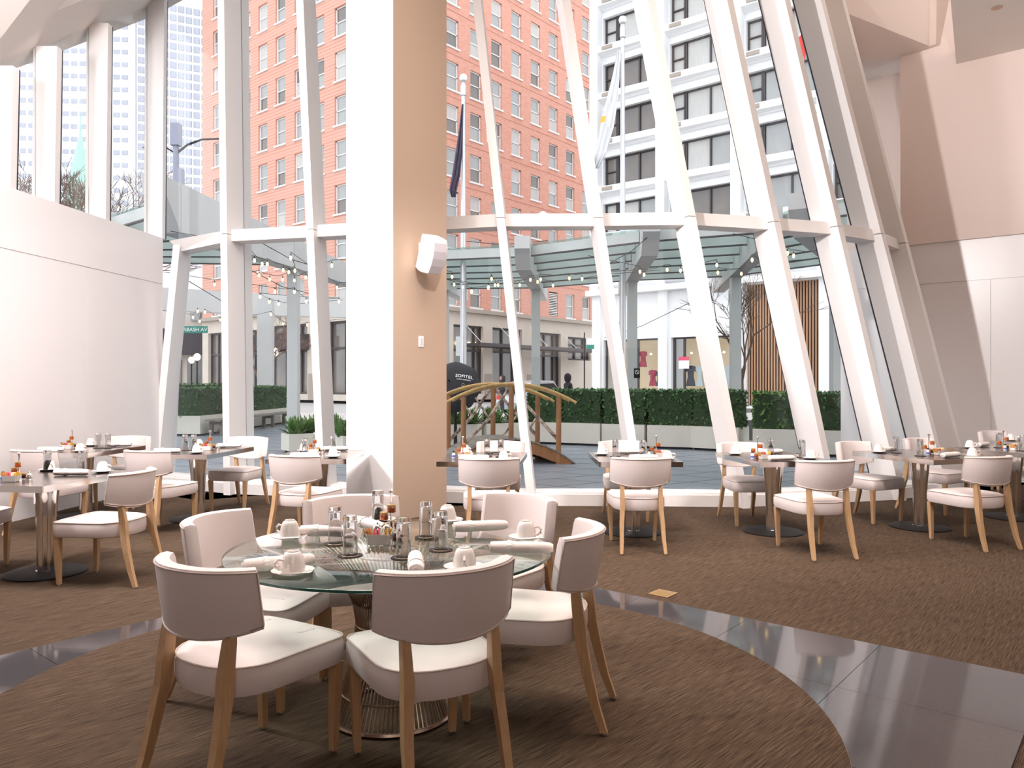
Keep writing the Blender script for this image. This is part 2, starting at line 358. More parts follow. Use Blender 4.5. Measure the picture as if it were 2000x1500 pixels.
for i, m in enumerate(MUL):
    Pf, D, W = INFO[i]
    win = empty('window_%d' % (i+1), Pf(0)); struct(win); win.location = (0, 0, 0)
    top = ZT+.05 if m[0] == 'L1' else TOPZ
    prism(Pf, D, W, 0, ZT-.01, 0, DEP, WID).obj('mullion', L['paint'], win)
    if m[0] != 'L1': prism(Pf, D, W, ZT, TOPZ, 0, DEP, WID).obj('mullion', L['paint'], win)
    prism(Pf, D, W, 0, top, DEP, DEP+.035, .05).obj('gasket', L['gasket'], win)
    if i < 2: prism(Pf, D, W, 0, top, DEP+.035, DEP+.20, .07).obj('outer_fin', L['paint'], win)
    if i < len(MUL)-1:
        Qf, D2, W2 = INFO[i+1]
        def edge(z, y, f=.035):
            a = Pf(z)+D*y; b = Qf(z)+D2*y; t = (b-a).normalized(); return a+t*f, b-t*f
        def slab(z0, z1, y0, y1, f=.035):
            a0, b0 = edge(z0, y0, f); a1, b1 = edge(z1, y0, f); c0, d0 = edge(z0, y1, f); c1, d1 = edge(z1, y1, f)
            return MB().hexa([a0, b0, d0, c0, a1, b1, d1, c1])
        slab(0, .135, .10, .46).obj('sill', L['paint'], win)
        slab(.135, .16, .13, .46).obj('sill_trim', L['paint'], win)
        slab(ZT-.085, ZT+.065, .10, DEP).obj('transom', L['paint'], win)
        if m[0] != 'R6':
            slab(.16, ZT-.085, DEP+.01, DEP+.022, .04).obj('pane', L['glass'], win)
            if m[0] != 'L1' or True:
                slab(ZT+.065, TOPZ, DEP+.01, DEP+.022, .04).obj('pane', L['glass'], win)
        else:
            slab(.16, TOPZ, DEP+.01, DEP+.05, .04).obj('solid_panel', L['paint'], win)

# ------------------------------------------------------------------ left wall with clerestory fins
def wl(y): return -6.18+.11*y+.01
def lwall(y0, y1, z0, z1, t0=0., t1=.3, m='wall', name='wall_left', parent=None):
    return MB().hexa([(wl(y0)-t1, y0, z0), (wl(y0)-t0, y0, z0), (wl(y1)-t0, y1, z0), (wl(y1)-t1, y1, z0),
                      (wl(y0)-t1, y0, z1), (wl(y0)-t0, y0, z1), (wl(y1)-t0, y1, z1), (wl(y1)-t1, y1, z1)]).obj(name, L[m], parent)
WLf = lwall(-4, 11.0, 0, 3.52, .012, .34); struct(WLf)
ys = [-4, -1.6, .8, 3.2, 5.6, 7.95, 9.35, 11.0]
for a, b in zip(ys, ys[1:]):
    lwall(a+.004, b-.004, .0, 2.86, 0, .012, name='wall_panel', parent=WLf)
lwall(-4, 11.0, 2.87, 3.52, 0, .012, name='wall_panel', parent=WLf)
for k, y in enumerate((10.98, 9.72, 8.80, 8.14, 7.3, 6.4, 5.4)):
    win = empty('window_%d' % (20+k)); struct(win)
    x = wl(y); zt = 4.62+max(0, y-7.9)*.75
    MB().hexa([(x-.26, y, 3.52), (x, y, 3.52), (x, y+.1, 3.52), (x-.26, y+.1, 3.52), (x-.24, y, zt), (x+.03, y, zt), (x+.03, y+.1, zt), (x-.24, y+.1, zt)]).obj('mullion', L['paint'], win)
    MB().hexa([(x-.27, y+.1, 3.52), (x+.005, y+.1, 3.52), (x+.005, y+.12, 3.52), (x-.27, y+.12, 3.52), (x-.25, y+.1, zt), (x+.03, y+.1, zt), (x+.03, y+.12, zt), (x-.25, y+.12, zt)]).obj('gasket', L['gasket'], win)
    y2 = (10.98, 9.72, 8.80, 8.14, 7.3, 6.4, 5.4, 4.4)[k+1]; zt2 = 4.62+max(0, y2-7.9)*.75
    MB().hexa([(x-.22, y, 3.52), (x-.21, y, 3.52), (wl(y2)-.21, y2+.12, 3.52), (wl(y2)-.22, y2+.12, 3.52),
               (x-.22, y, zt), (x-.21, y, zt), (wl(y2)-.21, y2+.12, zt2), (wl(y2)-.22, y2+.12, zt2)]).obj('pane', L['glass'], win)
# sloping ceiling above the clerestory
cm = MB()
cm.hexa([(wl(8)-.4, 8, 4.50), (-3.0, 8, 8.0), (-2.6, 11.6, 8.5), (wl(11.5)-.4, 11.5, 6.92),
         (wl(8)-.4, 8, 4.9), (-3.0, 8, 8.3), (-2.6, 11.6, 8.8), (wl(11.5)-.4, 11.5, 7.4)])
cm.hexa([(wl(-4)-.4, -4, 4.50), (-4.4, -4, 7.5), (-3.0, 8, 8.0), (wl(8)-.4, 8, 4.50), (wl(-4)-.4, -4, 4.9), (-4.4, -4, 7.8), (-3.0, 8, 8.3), (wl(8)-.4, 8, 4.9)])
struct(cm.obj('ceiling_left', L['ceil']))
struct(MB().box(1.5, 1.9, 8.0, 15, 12.2, .2).obj('ceiling', L['ceil']))
struct(MB().box(1.2, 9.8, 8.25, 12, 4, .15).obj('ceiling_front', L['ceil']))
struct(MB().box(1.5, -4.1, 0, 17, .2, 8).obj('wall_back', L['dark']))
struct(MB().box(10.5, 1.2, 0, .2, 10.5, 8).obj('wall_near_right', L['dark']))
struct(MB().box(-6.75, 0.2, 4.6, .2, 8.6, 3.6).obj('wall_upper_left', L['ceil']))

# ------------------------------------------------------------------ right wall, bulkhead, soffit
WR0 = Vector((7.54, 11.4, 0)); ZW = 3.66
def rw(t, off=0): return WR0+DB*t-Vector((.640, .768, 0))*off
def rwall(t0, t1, z0, z1, o0, o1, m, name, parent=None):
    a, b, c, d = rw(t0, o0), rw(t0, o1), rw(t1, o1), rw(t1, o0)
    return MB().hexa([Vector((p.x, p.y, z0)) for p in (a, b, c, d)]+[Vector((p.x, p.y, z1)) for p in (a, b, c, d)]).obj(name, L[m], parent)
WRt = rwall(-6.5, 2.6, 0, ZW, -.25, -.012, 'wall', 'wall_right'); struct(WRt)
tsr = [-6.5, -4.2, -2.0, .42, 2.6]
for a, b in zip(tsr, tsr[1:]): rwall(a+.004, b-.004, 0, 3.02, -.012, 0, 'wall', 'wall_panel', WRt)
rwall(-6.5, 2.6, 3.03, ZW, -.012, 0, 'wall', 'wall_panel', WRt)
BH = rwall(-6.5, 1.66, ZW, 8.2, -.2, .05, 'wall_pink', 'wall_bulkhead'); struct(BH)
struct(rwall(1.5, 2.7, ZW, 8.2, -.9, -.7, 'wall_pink', 'wall_recess'))
struct(rwall(1.25, 2.6, 6.72, 6.9, -1.0, .06, 'ceil', 'ceiling_right'))
# soffit beam with its lit fascia
def P3(px, py, z):
    d = (z-H)*F/(HY-py); return Vector(((px-1000)*d/F, d, z))
zb = 6.70
a = P3(1655, 26, zb); b = P3(1815, 90, zb); a2 = a+(a-b)*.10
up = Vector((-.35, -.7, 1.5)); bk = Vector((-1.2, 2.2, 0))
sm = MB().hexa([a2, b, b+bk*.5, a2+bk*.2, a2+up, b+up, b+bk*.5+up, a2+bk*.2+up]); struct(sm.obj('ceiling_soffit', L['wall_pink']))
e = P3(1828, 86, zb); MBx = MB().hexa([b, e, e+bk*.6, b+bk*.6, b+up, e+up*1.02, e+bk*.6+up, b+bk*.6+up]); struct(MBx.obj('trim_2', L['wall_pink']))
cp = [rw(.87, .05), rw(-6.5, .05), rw(-6.5, 8), Vector((2.9, 5.1, 0)), Vector((5.62, 9.92, 0))]
cz = MB(); cz.add([(p.x, p.y, 6.37) for p in cp]+[(p.x, p.y, 6.6) for p in cp], [(0, 1, 2, 3, 4), (9, 8, 7, 6, 5)]+[(i, (i+1) % 5, 5+(i+1) % 5, 5+i) for i in range(5)])
struct(cz.obj('ceiling_upper_right', L['ceil']))
dl = empty('ceiling_downlight', (6.34, 10.12, 6.37)); tag(dl, 'small round recessed downlight in the cream ceiling at the top right', 'ceiling light')
MB().lathe([(.062, -.004), (.068, -.004), (.068, 0), (.062, 0)], 24).obj('trim_ring', L['bronze'], dl); MB().lathe([(.002, -.003), (.061, -.003), (.061, -.001), (.002, -.001)], 24).obj('lens', L['cornice'], dl)
# closing pier between the last mullion and the right wall
Pf, D, W = INFO[-1]
struct(prism(Pf, Vector((sin(radians(28)), cos(radians(28)), 0)), W, 0, 8.3, .3, 2.1, .10).obj('wall_return', L['paint']))

# ------------------------------------------------------------------ column with speaker and switch
cc = Vector((-1.256, 8.186, 0)); cr_ = cc+DA*.8; cl_ = cc+DB*.78; cb = cr_+DB*.78
colo = MB().hexa([cc, cr_, cb, cl_]+[p+Vector((0, 0, 8.2)) for p in (cc, cr_, cb, cl_)]).obj('column', L['tanshade']); struct(colo)
NR = Vector((.768, -.640, 0))   # outward normal of the brown face
MB().hexa([cc-DA*.004+DB*.0, cc-DA*.004+DB*.78, cc+DB*.78, cc, ]+[p+Vector((0, 0, 8.2)) for p in (cc-DA*.004, cc-DA*.004+DB*.78, cc+DB*.78, cc)]).obj('wall_panel', L['wall'], colo)  # thin white skin for the lit left face, over the shade-tinted body
def on_face(px, py):   # point on the brown face of the column
    u = (px-1000)/F; s = (u*cc.y-cc.x)/(DA.x-u*DA.y); p = cc+DA*s; return Vector((p.x, p.y, H+(HY-py)*p.y/F)), s
p, s_ = on_face(824, 486)
sp = empty('wall_speaker', (p.x, p.y, p.z)); tag(sp, 'white wall speaker on a bracket tilted down from the column', 'speaker')
R_ = Matrix.Rotation(radians(14), 4, 'Y')
bm_ = MB(); rzs = atan2(NR.y, NR.x)
def rot(P, rz, tilt=0, rr=0):
    M = Matrix.Rotation(rz, 4, 'Z') @ Matrix.Rotation(tilt, 4, 'Y') @ Matrix.Rotation(rr, 4, 'X'); return [M @ Vector(q) for q in P]
# cabinet section (bowed front), local x outwards, y across, z up
sec = [(-.10, -.10), (.02, -.125), (.10, -.12), (.145, -.07), (.145, .07), (.10, .12), (.02, .125), (-.10, .10)]
lv = []
for z, k in ((-.19, .86), (-.18, .95), (-.1, 1.03), (0, 1.06), (.1, 1.03), (.18, .95), (.19, .86)):
    bow = .04*(1-(z/.19)**2)
    lv.append(rot([(x*k+bow+.20, y*k, z) for x, y in sec], rzs-.25, radians(24)))
MB().loops(lv).obj('cabinet', L['plastic'], sp, True)
gr = []
for z in (-.165, -.08, 0, .08, .165):
    bow = .04*(1-(z/.19)**2); gr.append((z, bow))
gl = MB()
for x_ in (.15, .162):
    pass
ls = [rot([(.145+b_+.20, -.082, z), (.163+b_+.20, -.075, z), (.163+b_+.20, .075, z), (.145+b_+.20, .082, z)], rzs-.25, radians(24)) for z, b_ in gr]
MB().loops(ls).obj('grille', L['grey'], sp)
MB().tube([tuple(x) for x in rot([(0, 0, -.03), (.06, 0, -.03), (.13, 0, .0)], rzs)], [.035, .03, .03], 10).obj('bracket', L['plastic'], sp, True)
MB().add([], []).loops([rot([(0, -.05, z), (.015, -.05, z), (.015, .05, z), (0, .05, z)], rzs) for z in (-.13, .06)]).obj('mounting_plate', L['plastic'], sp)
p, s_ = on_face(822, 667)
sw = empty('light_switch', p); tag(sw, 'white rocker light switch on the brown side of the column', 'switch')
MB().loops([rot([(0, -.036, z), (.008, -.036, z), (.008, .036, z), (0, .036, z)], rzs) for z in (-.06, .06)]).obj('plate', L['plastic'], sw)
MB().loops([rot([(.008, -.016, z), (.014, -.016, z), (.014, .016, z), (.008, .016, z)], rzs) for z in (-.034, .034)]).obj('rocker', L['grey'], sw)

# ------------------------------------------------------------------ chairs
def chair_proto():
    t = empty('dining_chair'); tag(t, '', 'chair')
    def outline(ins=0.):
        pts = []
        fw, fy, r = .245-ins, .255-ins, .05
        for k in range(5): a = pi/2*k/4; pts.append((fw-r+r*cos(a), fy-r+r*sin(a)))
        for x in (.12, 0, -.12): pts.append((x, fy+.006))
        for k in range(5): a = pi/2+pi/2*k/4; pts.append((-fw+r+r*cos(a), fy-r+r*sin(a)))
        pts.append((-(fw-.008), .05))
        n = 14
        for k in range(n+1):
            a = pi+pi*k/n; c, s = cos(a), sin(a)
            pts.append(((.232-ins)*math.copysign(abs(c)**.8, c), -.06+(.215-ins)*math.copysign(abs(s)**.85, s)))
        pts.append((fw-.008, .05)); return pts
    lv = []
    for z, i in ((.352, .03), (.36, .008), (.385, 0), (.44, 0), (.462, .006), (.474, .025), (.481, .07), (.485, .14)): lv.append([(x, y, z) for x, y in outline(i)])
    seat = MB().loops(lv).obj('seat', L['leather'], t, True)
    MB().tube([(x, y, .463) for x, y in outline(.003)], .0035, 5, True).obj('piping', L['piping'], seat, True)
    sb = MB()
    # backrest sweep
    R, n = .30, 18; loops = []
    def sec_at(a, k=1.):
        out = []
        drop = .045*(abs(a)/.95)**2
        z0, z1 = .555+drop, .825-.004*(abs(a)/.95); zc = (z0+z1)/2; hh = (z1-z0)/2*k; th = .030*k
        for ca in range(12):
            q = 2*pi*ca/12; cx = math.copysign(abs(cos(q))**.35, cos(q)); cz = math.copysign(abs(sin(q))**.35, sin(q))
            rr = R+th*cx; z = zc+hh*cz; tilt = -(z-.55)*.16
            out.append((rr*sin(a), -rr*cos(a)+tilt+R-.285, z))
        return out
    A = .94
    loops.append(sec_at(-A-.015, .86))
    for k in range(n+1): loops.append(sec_at(-A+2*A*k/n))
    loops.append(sec_at(A+.015, .86))
    back = MB().loops(loops).obj('backrest', L['leather'], t, True)
    def bp(a, z, off=.0295): rr = R+off; return (rr*sin(a), -rr*cos(a)-(z-.55)*.16+R-.285, z)
    path = [bp(-A+2*A*k/14, .812-.004*abs(-A+2*A*k/14)/.95, .029) for k in range(15)]
    path += [bp(A-2*A*k/14, .572+.045*(abs(A-2*A*k/14)/.95)**2, .029) for k in range(15)]
    MB().tube(path, .0035, 5, True).obj('piping', L['piping'], back, True)
    for s in (-1, 1):
        MB().hexa([(s*.2+a*.013, .215+b*.013, .012) for a, b in ((-1, -1), (1, -1), (1, 1), (-1, 1))]+[(s*.212+a*.021, .218+b*.021, .36) for a, b in ((-1, -1), (1, -1), (1, 1), (-1, 1))]).obj('leg', L['oak'], t)
        P = [(.188, -.372, .012, .013, .014), (.180, -.333, .12, .015, .018), (.176, -.300, .25, .017, .021), (.168, -.276, .36, .018, .024), (.164, -.266, .45, .018, .025), (.166, -.252, .56, .016, .020), (.167, -.247, .605, .014, .014)]
        lv = [[(s*x+a*hx, y+b*hy, z) for a, b in ((-1, -1), (1, -1), (1, 1), (-1, 1))] for x, y, z, hx, hy in P]
        MB().loops(lv).obj('leg', L['oak'], t)
        MB().lathe([(.011, 0), (.012, .012)], 10, s*.2, .215).obj('glide', L['glide'], t)
        MB().lathe([(.011, 0), (.012, .012)], 10, s*.188, -.372).obj('glide', L['glide'], t)
    return t
CH = once(chair_proto())
def chair(x, y, az, label, group='dining chairs'):   # az: facing, degrees clockwise from +Y
    z = .014 if (Vector((x, y, 0))-DC).length < DR else 0.0
    return CH((x, y, z), -radians(az), label, group)
g_round = 'chairs around the round glass table'; g_sq = 'chairs at the square steel tables'
chair(-.985, 2.965, 31, 'cream leather chair seen from behind, front-left place at the round glass table', g_round)
chair(-.33, 2.93, -27, 'cream leather chair seen square from behind, front-centre place at the round glass table', g_round)
chair(.06, 3.46, -77, 'cream leather chair on the right side of the round glass table, turned side-on', g_round)
chair(-.10, 4.16, -140, 'cream leather chair behind the round glass table, just right of the column foot', g_round)
chair(-.80, 4.08, 157, 'cream leather chair behind the round glass table, in front of the column foot', g_round)
chair(-1.18, 3.64, 103, 'cream leather chair on the left side of the round glass table, showing its front', g_round)

# ------------------------------------------------------------------ round table
TC = Vector((-.53, 3.42, 0)); TR = .705; ZTOP = .742
rt = empty('round_glass_table', (TC.x, TC.y, .014)); tag(rt, 'round glass dining table on a flared bronze wire pedestal', 'table')
MB().lathe([(TR-.004, .714), (TR, .717), (TR, .725), (TR-.004, .728)], 96).obj('tabletop', L['tglass'], rt, True)
MB().lathe([(TR, .7155), (TR+.0015, .7165), (TR+.0015, .7255), (TR, .7265)], 96, cap=False).obj('glass_edge', L['edge'], rt, True)
prof = [(.258, .02), (.225, .10), (.19, .20), (.165, .31), (.155, .41), (.170, .50), (.21, .58), (.27, .645), (.335, .695), (.36, .708)]
wire = MB().tube([(r*cos(i*.018), r*sin(i*.018), z) for i, (r, z) in enumerate(prof)], .0036, 5).mesh('wire', L['bronze'], True)
for k in range(84): inst('wire', wire, rt, (0, 0, 0), 2*pi*k/84)
def ring(r, z, tr, name='ring'): return MB().tube([(r*cos(2*pi*k/64), r*sin(2*pi*k/64), z) for k in range(64)], tr, 6, True).obj(name, L['bronze'], rt, True)
ring(.262, .011, .011, 'base_ring'); ring(.22, .115, .005); ring(.157, .40, .004); ring(.30, .669, .004); ring(.16, .705, .004); ring(.36, .708, .005)

# ------------------------------------------------------------------ square tables
def sq_table_proto():
    t = empty('steel_table'); tag(t, '', 'table')
    MB().box(0, 0, .712, .76, 1.0, .028).obj('tabletop', L['steel'], t)
    e_ = MB()
    for x, y, sx, sy in ((0, -.502, .768, .006), (0, .502, .768, .006), (-.382, 0, .006, 1.0), (.382, 0, .006, 1.0)): e_.box(x, y, .694, sx, sy, .047)
    e_.obj('edge_band', L['chrome'], t)
    MB().box(0, 0, .69, .70, .94, .022).obj('underframe', L['black'], t)
    MB().lathe([(.066, .02), (.066, .25), (.075, .45), (.092, .62), (.098, .69)], 40, sq=.13).obj('pedestal', L['chrome'], t, True)
    MB().lathe([(.07, .016), (.07, .024), (.05, .03)], 24).obj('collar', L['chrome'], t, True)
    MB().lathe([(.285, 0), (.287, .009), (.27, .016), (.06, .02)], 48).obj('base', L['black'], t, True)
    return t
TB = once(sq_table_proto())
TAB = {  # key: (x, y, rotation deg, phrase)
 'T1': (-3.60, 5.98, -8, 'the left-edge steel table'),
 'T2': (-4.68, 8.50, -7, 'the steel table by the left wall'),
 'T3': (-3.38, 8.34, -8, 'the steel table left of the column'),
 'T4': (-1.96, 7.86, 0, 'the half-hidden table behind the column'),
 'T5': (-.27, 7.60, -5, 'the table touching the column\'s right side'),
 'T6': (1.185, 7.60, 0, 'the second table right of the column'),
 'T7': (2.57, 7.62, 8, 'the third table right of the column'),
 'T8': (4.14, 7.86, 20, 'the fourth table right of the column'),
 'T9': (5.45, 8.42, 30, 'the right-edge steel table'),
 'T10': (6.6, 9.5, 30, 'the farthest table by the right wall')}
for k, (x, y, r, ph) in TAB.items():
    TB((x, y, 0), radians(r), 'square steel-topped pedestal table, '+ph, 'steel pedestal tables')
def at(k, u, v):
    x, y, r, _ = TAB[k]; r = radians(r); return x+u*cos(r)-v*sin(r), y+u*sin(r)+v*cos(r)
CHS = [(-3.03, 5.76, -82, 'T1', 'right of'), (-4.28, 6.02, 92, 'T1', 'left of'),
       (-4.60, 7.72, 10, 'T2', 'near side of'), (-4.60, 9.12, 172, 'T2', 'far side of'),
       (-3.46, 7.66, 14, 'T3', 'near side of'), (-3.18, 8.98, 190, 'T3', 'far side of'),
       (-1.90, 7.18, 16, 'T4', 'near side of'),
       (-.20, 6.93, 0, 'T5', 'near side of'), (-.14, 8.30, 184, 'T5', 'far side of'),
       (1.12, 6.96, 0, 'T6', 'near side of'), (1.22, 8.34, 180, 'T6', 'far side of'),
       (2.61, 6.74, -8, 'T7', 'near side of'), (2.47, 8.10, 176, 'T7', 'far side of'),
       (4.17, 7.08, -15, 'T8', 'near side of'), (3.82, 8.26, 156, 'T8', 'far side of'),
       (4.82, 8.78, 150, 'T9', 'far left side of'), (5.55, 7.45, -20, 'T9', 'near side of'),
       (5.98, 8.95, 250, 'T9', 'far right side of'), (6.5, 10.15, 160, 'T10', 'far side of'), (6.75, 8.75, -25, 'T10', 'near side of')]
for x, y, a, k, side in CHS:
    chair(x, y, a, 'cream leather chair '+('seen from behind, ' if abs(a) < 40 else '')+side+' '+TAB[k][3], g_sq)

# ------------------------------------------------------------------ table ware
def proto_cup():
    t = empty('coffee_cup'); tag(t, '', 'cup', 'upturned coffee cups')
    MB().lathe([(.0395, 0), (.041, .001), (.0405, .012), (.037, .035), (.0315, .055), (.026, .066), (.021, .069), (.019, .0695), (.019, .073), (.0165, .073), (.016, .0695), (.004, .069)], 24).obj('body', L['china'], t, True)
    MB().tube([(.035, 0, .046), (.052, 0, .050), (.062, 0, .040), (.060, 0, .026), (.048, 0, .016), (.038, 0, .017)], .0048, 7).obj('handle', L['china'], t, True)
    return t
def proto_saucer():
    t = empty('saucer'); tag(t, '', 'saucer', 'white saucers')
    MB().lathe([(.035, 0), (.04, .001), (.060, .008), (.074, .0135), (.0755, .015), (.073, .0155), (.058, .0105), (.040, .005), (.002, .005)], 28).obj('plate', L['china'], t, True)
    MB().tube([(.0755*cos(2*pi*k/28), .0755*sin(2*pi*k/28), .0148) for k in range(28)], .0009, 4, True).obj('rim_line', L['coaster'], t)
    return t
def proto_glass():
    t = empty('tumbler'); tag(t, '', 'glass', 'upturned tumblers')
    MB().lathe([(.001, .121), (.024, .1215), (.0275, .118), (.0300, .06), (.0320, .0005), (.0332, 0), (.0345, .001), (.0328, .06), (.0318, .135), (.0300, .142), (.001, .142)], 32).obj('body', L['thick'], t, True)
    MB().tube([(.0333*cos(2*pi*k/32), .0333*sin(2*pi*k/32), .0012) for k in range(32)], .0009, 5, True).obj('rim', L['tumbler'], t, True)
    return t
def proto_coaster():
    t = empty('coaster'); tag(t, '', 'coaster', 'round brown coasters')
    MB().lathe([(.049, 0), (.05, .001), (.05, .003), (.049, .004)], 32).obj('disc', L['coaster'], t)
    MB().tube([(.032*cos(2*pi*k/32), .032*sin(2*pi*k/32), .0041) for k in range(32)], .0008, 4, True).obj('printed_ring', L['lid'], t)
    return t
def proto_napkin():
    t = empty('napkin_roll'); tag(t, '', 'napkin', 'rolled white napkins')
    lv = []
    for i, (x, r) in enumerate(((-.115, .016), (-.112, .021), (-.06, .024), (0, .0225), (.06, .023), (.105, .020), (.118, .014))):
        lv.append([(x, r*1.25*cos(2*pi*k/12+.1*i), .022+r*.9*sin(2*pi*k/12+.1*i)) for k in range(12)])
    MB().loops(lv).obj('cloth', L['linen'], t, True)
    MB().loops([[(x, q*1.25*cos(2*pi*k/12), .0225+q*.92*sin(2*pi*k/12)) for k in range(12)] for x, q in ((-.052, .0252), (-.036, .0252))], False).obj('paper_band', L['w'], t)
    MB().tube([(-.119, .012*(1-k/14)*cos(k*.9), .022+.012*(1-k/14)*sin(k*.9)) for k in range(13)], .0016, 4).obj('rolled_end', L['linen'], t)
    return t
def proto_stand():
    t = empty('jam_stand'); tag(t, '', 'condiment stand', 'jam jar stands')
    MB().tube([(0, 0, 0), (0, 0, .19)], .0055, 8).obj('post', L['chrome'], t, True)
    MB().lathe([(.012, .19), (.013, .20), (.008, .206)], 12).obj('finial', L['chrome'], t, True)
    MB().lathe([(.04, 0), (.042, .003), (.01, .006)], 20).obj('foot', L['chrome'], t, True)
    for i, (a, z) in enumerate(((.4, .01), (2.5, .055), (4.6, .10), (5.9, .012), (3.7, .008))):
        x, y = .036*cos(a), .036*sin(a)
        MB().tube([(0, 0, z+.01), (x*.6, y*.6, z+.008)], .002, 5).obj('arm', L['chrome'], t)
        MB().lathe([(.017, z), (.019, z+.003), (.019, z+.026), (.016, z+.029)], 14, x, y).obj('jam_jar', L['jam' if i != 3 else 'jamdark'], t, True)
        MB().lathe([(.0185, z+.029), (.0185, z+.038), (.017, z+.039)], 14, x, y).obj('jar_lid', L['lid'], t, True)
    return t
def proto_shaker():
    t = empty('shaker'); tag(t, '', 'shaker', 'dome-topped shakers')
    MB().lathe([(.014, 0), (.019, .006), (.021, .02), (.018, .034), (.010, .042), (.005, .045), (.006, .049), (.003, .053)], 16).obj('body', L['chrome'], t, True)
    return t
def proto_caddy():
    t = empty('sugar_caddy'); tag(t, '', 'sugar caddy', 'white sugar caddies')
    lv = []
    for z, k in ((0, .84), (.003, .88), (.04, 1), (.04, .93), (.006, .82)):
        lv.append([(sx*.048*k, sy*.028*k, z) for sx, sy in ((-1, -.7), (-.85, -1), (.85, -1), (1, -.7), (1, .7), (.85, 1), (-.85, 1), (-1, .7))])
    MB().loops(lv).obj('dish', L['china'], t)
    cols = 'ooooorrrwwyyyy'
    for i, c in enumerate(cols):
        x = -.040+i*.0062; rr = random.uniform(-.1, .1)+(i-7)*.035
        MB().hexa([(x+a*.0009, b*.020, .008) for a, b in ((-1, -1), (1, -1), (1, 1), (-1, 1))]+[(x+a*.0009+.05*sin(rr), b*.020, .058+random.uniform(-.004, .004)) for a, b in ((-1, -1), (1, -1), (1, 1), (-1, 1))]).obj('sugar_packet', L[c], t)
    return t
def proto_jampots():
    t = empty('sauce_bottle'); tag(t, '', 'bottle', 'small sauce bottles')
    MB().lathe([(.017, 0), (.018, .003), (.018, .035), (.010, .048), (.008, .055)], 14).obj('glass_body', L['china'], t, True)
    MB().lathe([(.0185, .010), (.0185, .030)], 14, cap=False).obj('paper_label', L['b'], t)
    MB().lathe([(.010, .055), (.010, .066), (.008, .068)], 12).obj('cap', L['black'], t, True)
    return t
def proto_spoon():
    t = empty('teaspoon'); tag(t, '', 'spoon', 'teaspoons on saucers')
    MB().tube([(-.05, 0, .001), (-.02, 0, .003), (.03, 0, .002)], [.0025, .0018, .0025], 6, flat=.5).obj('handle', L['chrome'], t, True)
    MB().tube([(.03, 0, .002), (.042, 0, .001), (.055, 0, .002), (.066, 0, .004)], [.003, .009, .010, .003], 8, flat=.25).obj('bowl', L['chrome'], t, True)
    return t
PR = []
for f_, sc in ((proto_cup, (1.18, 1.18, 1.14)), (proto_saucer, (1.08, 1.08, 1)), (proto_glass, (.92, .92, 1.17)), (proto_coaster, (1.05, 1.05, 1)), (proto_napkin, (1.15, 1.1, 1.25)), (proto_stand, (1.1, 1.1, 1)), (proto_shaker, (1.2, 1.2, 1.2)), (proto_caddy, (1.15, 1.15, 1.15)), (proto_jampots, (1, 1, 1)), (proto_spoon, (1, 1, 1))):
    MB.SC = sc; PR.append(once(f_()))
MB.SC = (1, 1, 1)
CUP, SAU, GLS, COA, NAP, STD, SHK, CAD, BOT, SPO = PR
# round table settings
places = [((572, 1120), -2.4, (545, 1112, 500, 28), 'the front-left place of the round glass table'),
          ((566, 1052), 2.8, (640, 1048, 0, -4), 'the left place of the round glass table'),
          ((742, 1018), 1.2, (722, 1034, 0, -50), 'the back-left place of the round glass table'),
          ((874, 1019), 1.6, (938, 1038, 0, 14), 'the back-right place of the round glass table'),
          ((1027, 1053), -.3, (1018, 1082, 0, -3), 'the right place of the round glass table'),
          ((907, 1112), -1.5, (812, 1112, 0, 98), 'the front-right place of the round glass table')]
for (px, py), hr, (nx, ny, _, nr), ph in places:
    x, y = onz(px, py, ZTOP)
    SAU((x, y, ZTOP), 0, 'white saucer with dark rim line at '+ph)
    CUP((x, y, ZTOP+.005), hr, 'white coffee cup standing upside down at '+ph)
    SPO((x+.02, y-.052, ZTOP+.0135), .3, 'teaspoon lying on the saucer at '+ph)
    x, y = onz(nx, ny, ZTOP); NAP((x, y, ZTOP), radians(nr), 'rolled white linen napkin at '+ph)
for (px, py), ph in zip([(655, 1063), (684, 1086), (788, 1090), (832, 1050), (861, 1075), (738, 1022)],
                        ['leftmost of the round table, left of the sugar caddy', 'front left of the sugar caddy on the round table', 'front right of the sugar caddy on the round table',
                         'back right of the sugar caddy on the round table', 'rightmost of the round table', 'behind the jam stand on the round table']):
    x, y = onz(px, py, ZTOP)
    COA((x, y, ZTOP), 0, 'round dark brown coaster, '+ph); GLS((x, y, ZTOP+.004), random.random(), 'clear tumbler upside down, '+ph)
x, y = onz(761, 1042, ZTOP); STD((x, y+.05, ZTOP), .3, 'chrome jam stand with amber jars at the centre of the round table')
x, y = onz(739, 1062, ZTOP); CAD((x, y+.0, ZTOP), .03, 'white dish packed with orange, pink and yellow sugar packets on the round table')
x, y = onz(737, 1046, ZTOP); SHK((x, y, ZTOP), 0, 'left chrome shaker behind the sugar dish on the round table')
x, y = onz(756, 1046, ZTOP); SHK((x, y, ZTOP), 0, 'right chrome shaker behind the sugar dish on the round table')
x, y = onz(774, 1056, ZTOP)
o = MB().lathe([(.018, 0), (.02, .004), (.019, .025), (.014, .034)], 14).obj('jam_pot', L['jamdark'], None, True, (x, y, ZTOP)); tag(o, 'small dark jam pot right of the sugar dish on the round table', 'jar')
MB().lathe([(.016, .034), (.016, .041), (.013, .042)], 14).obj('pot_lid', L['chrome'], o, True)
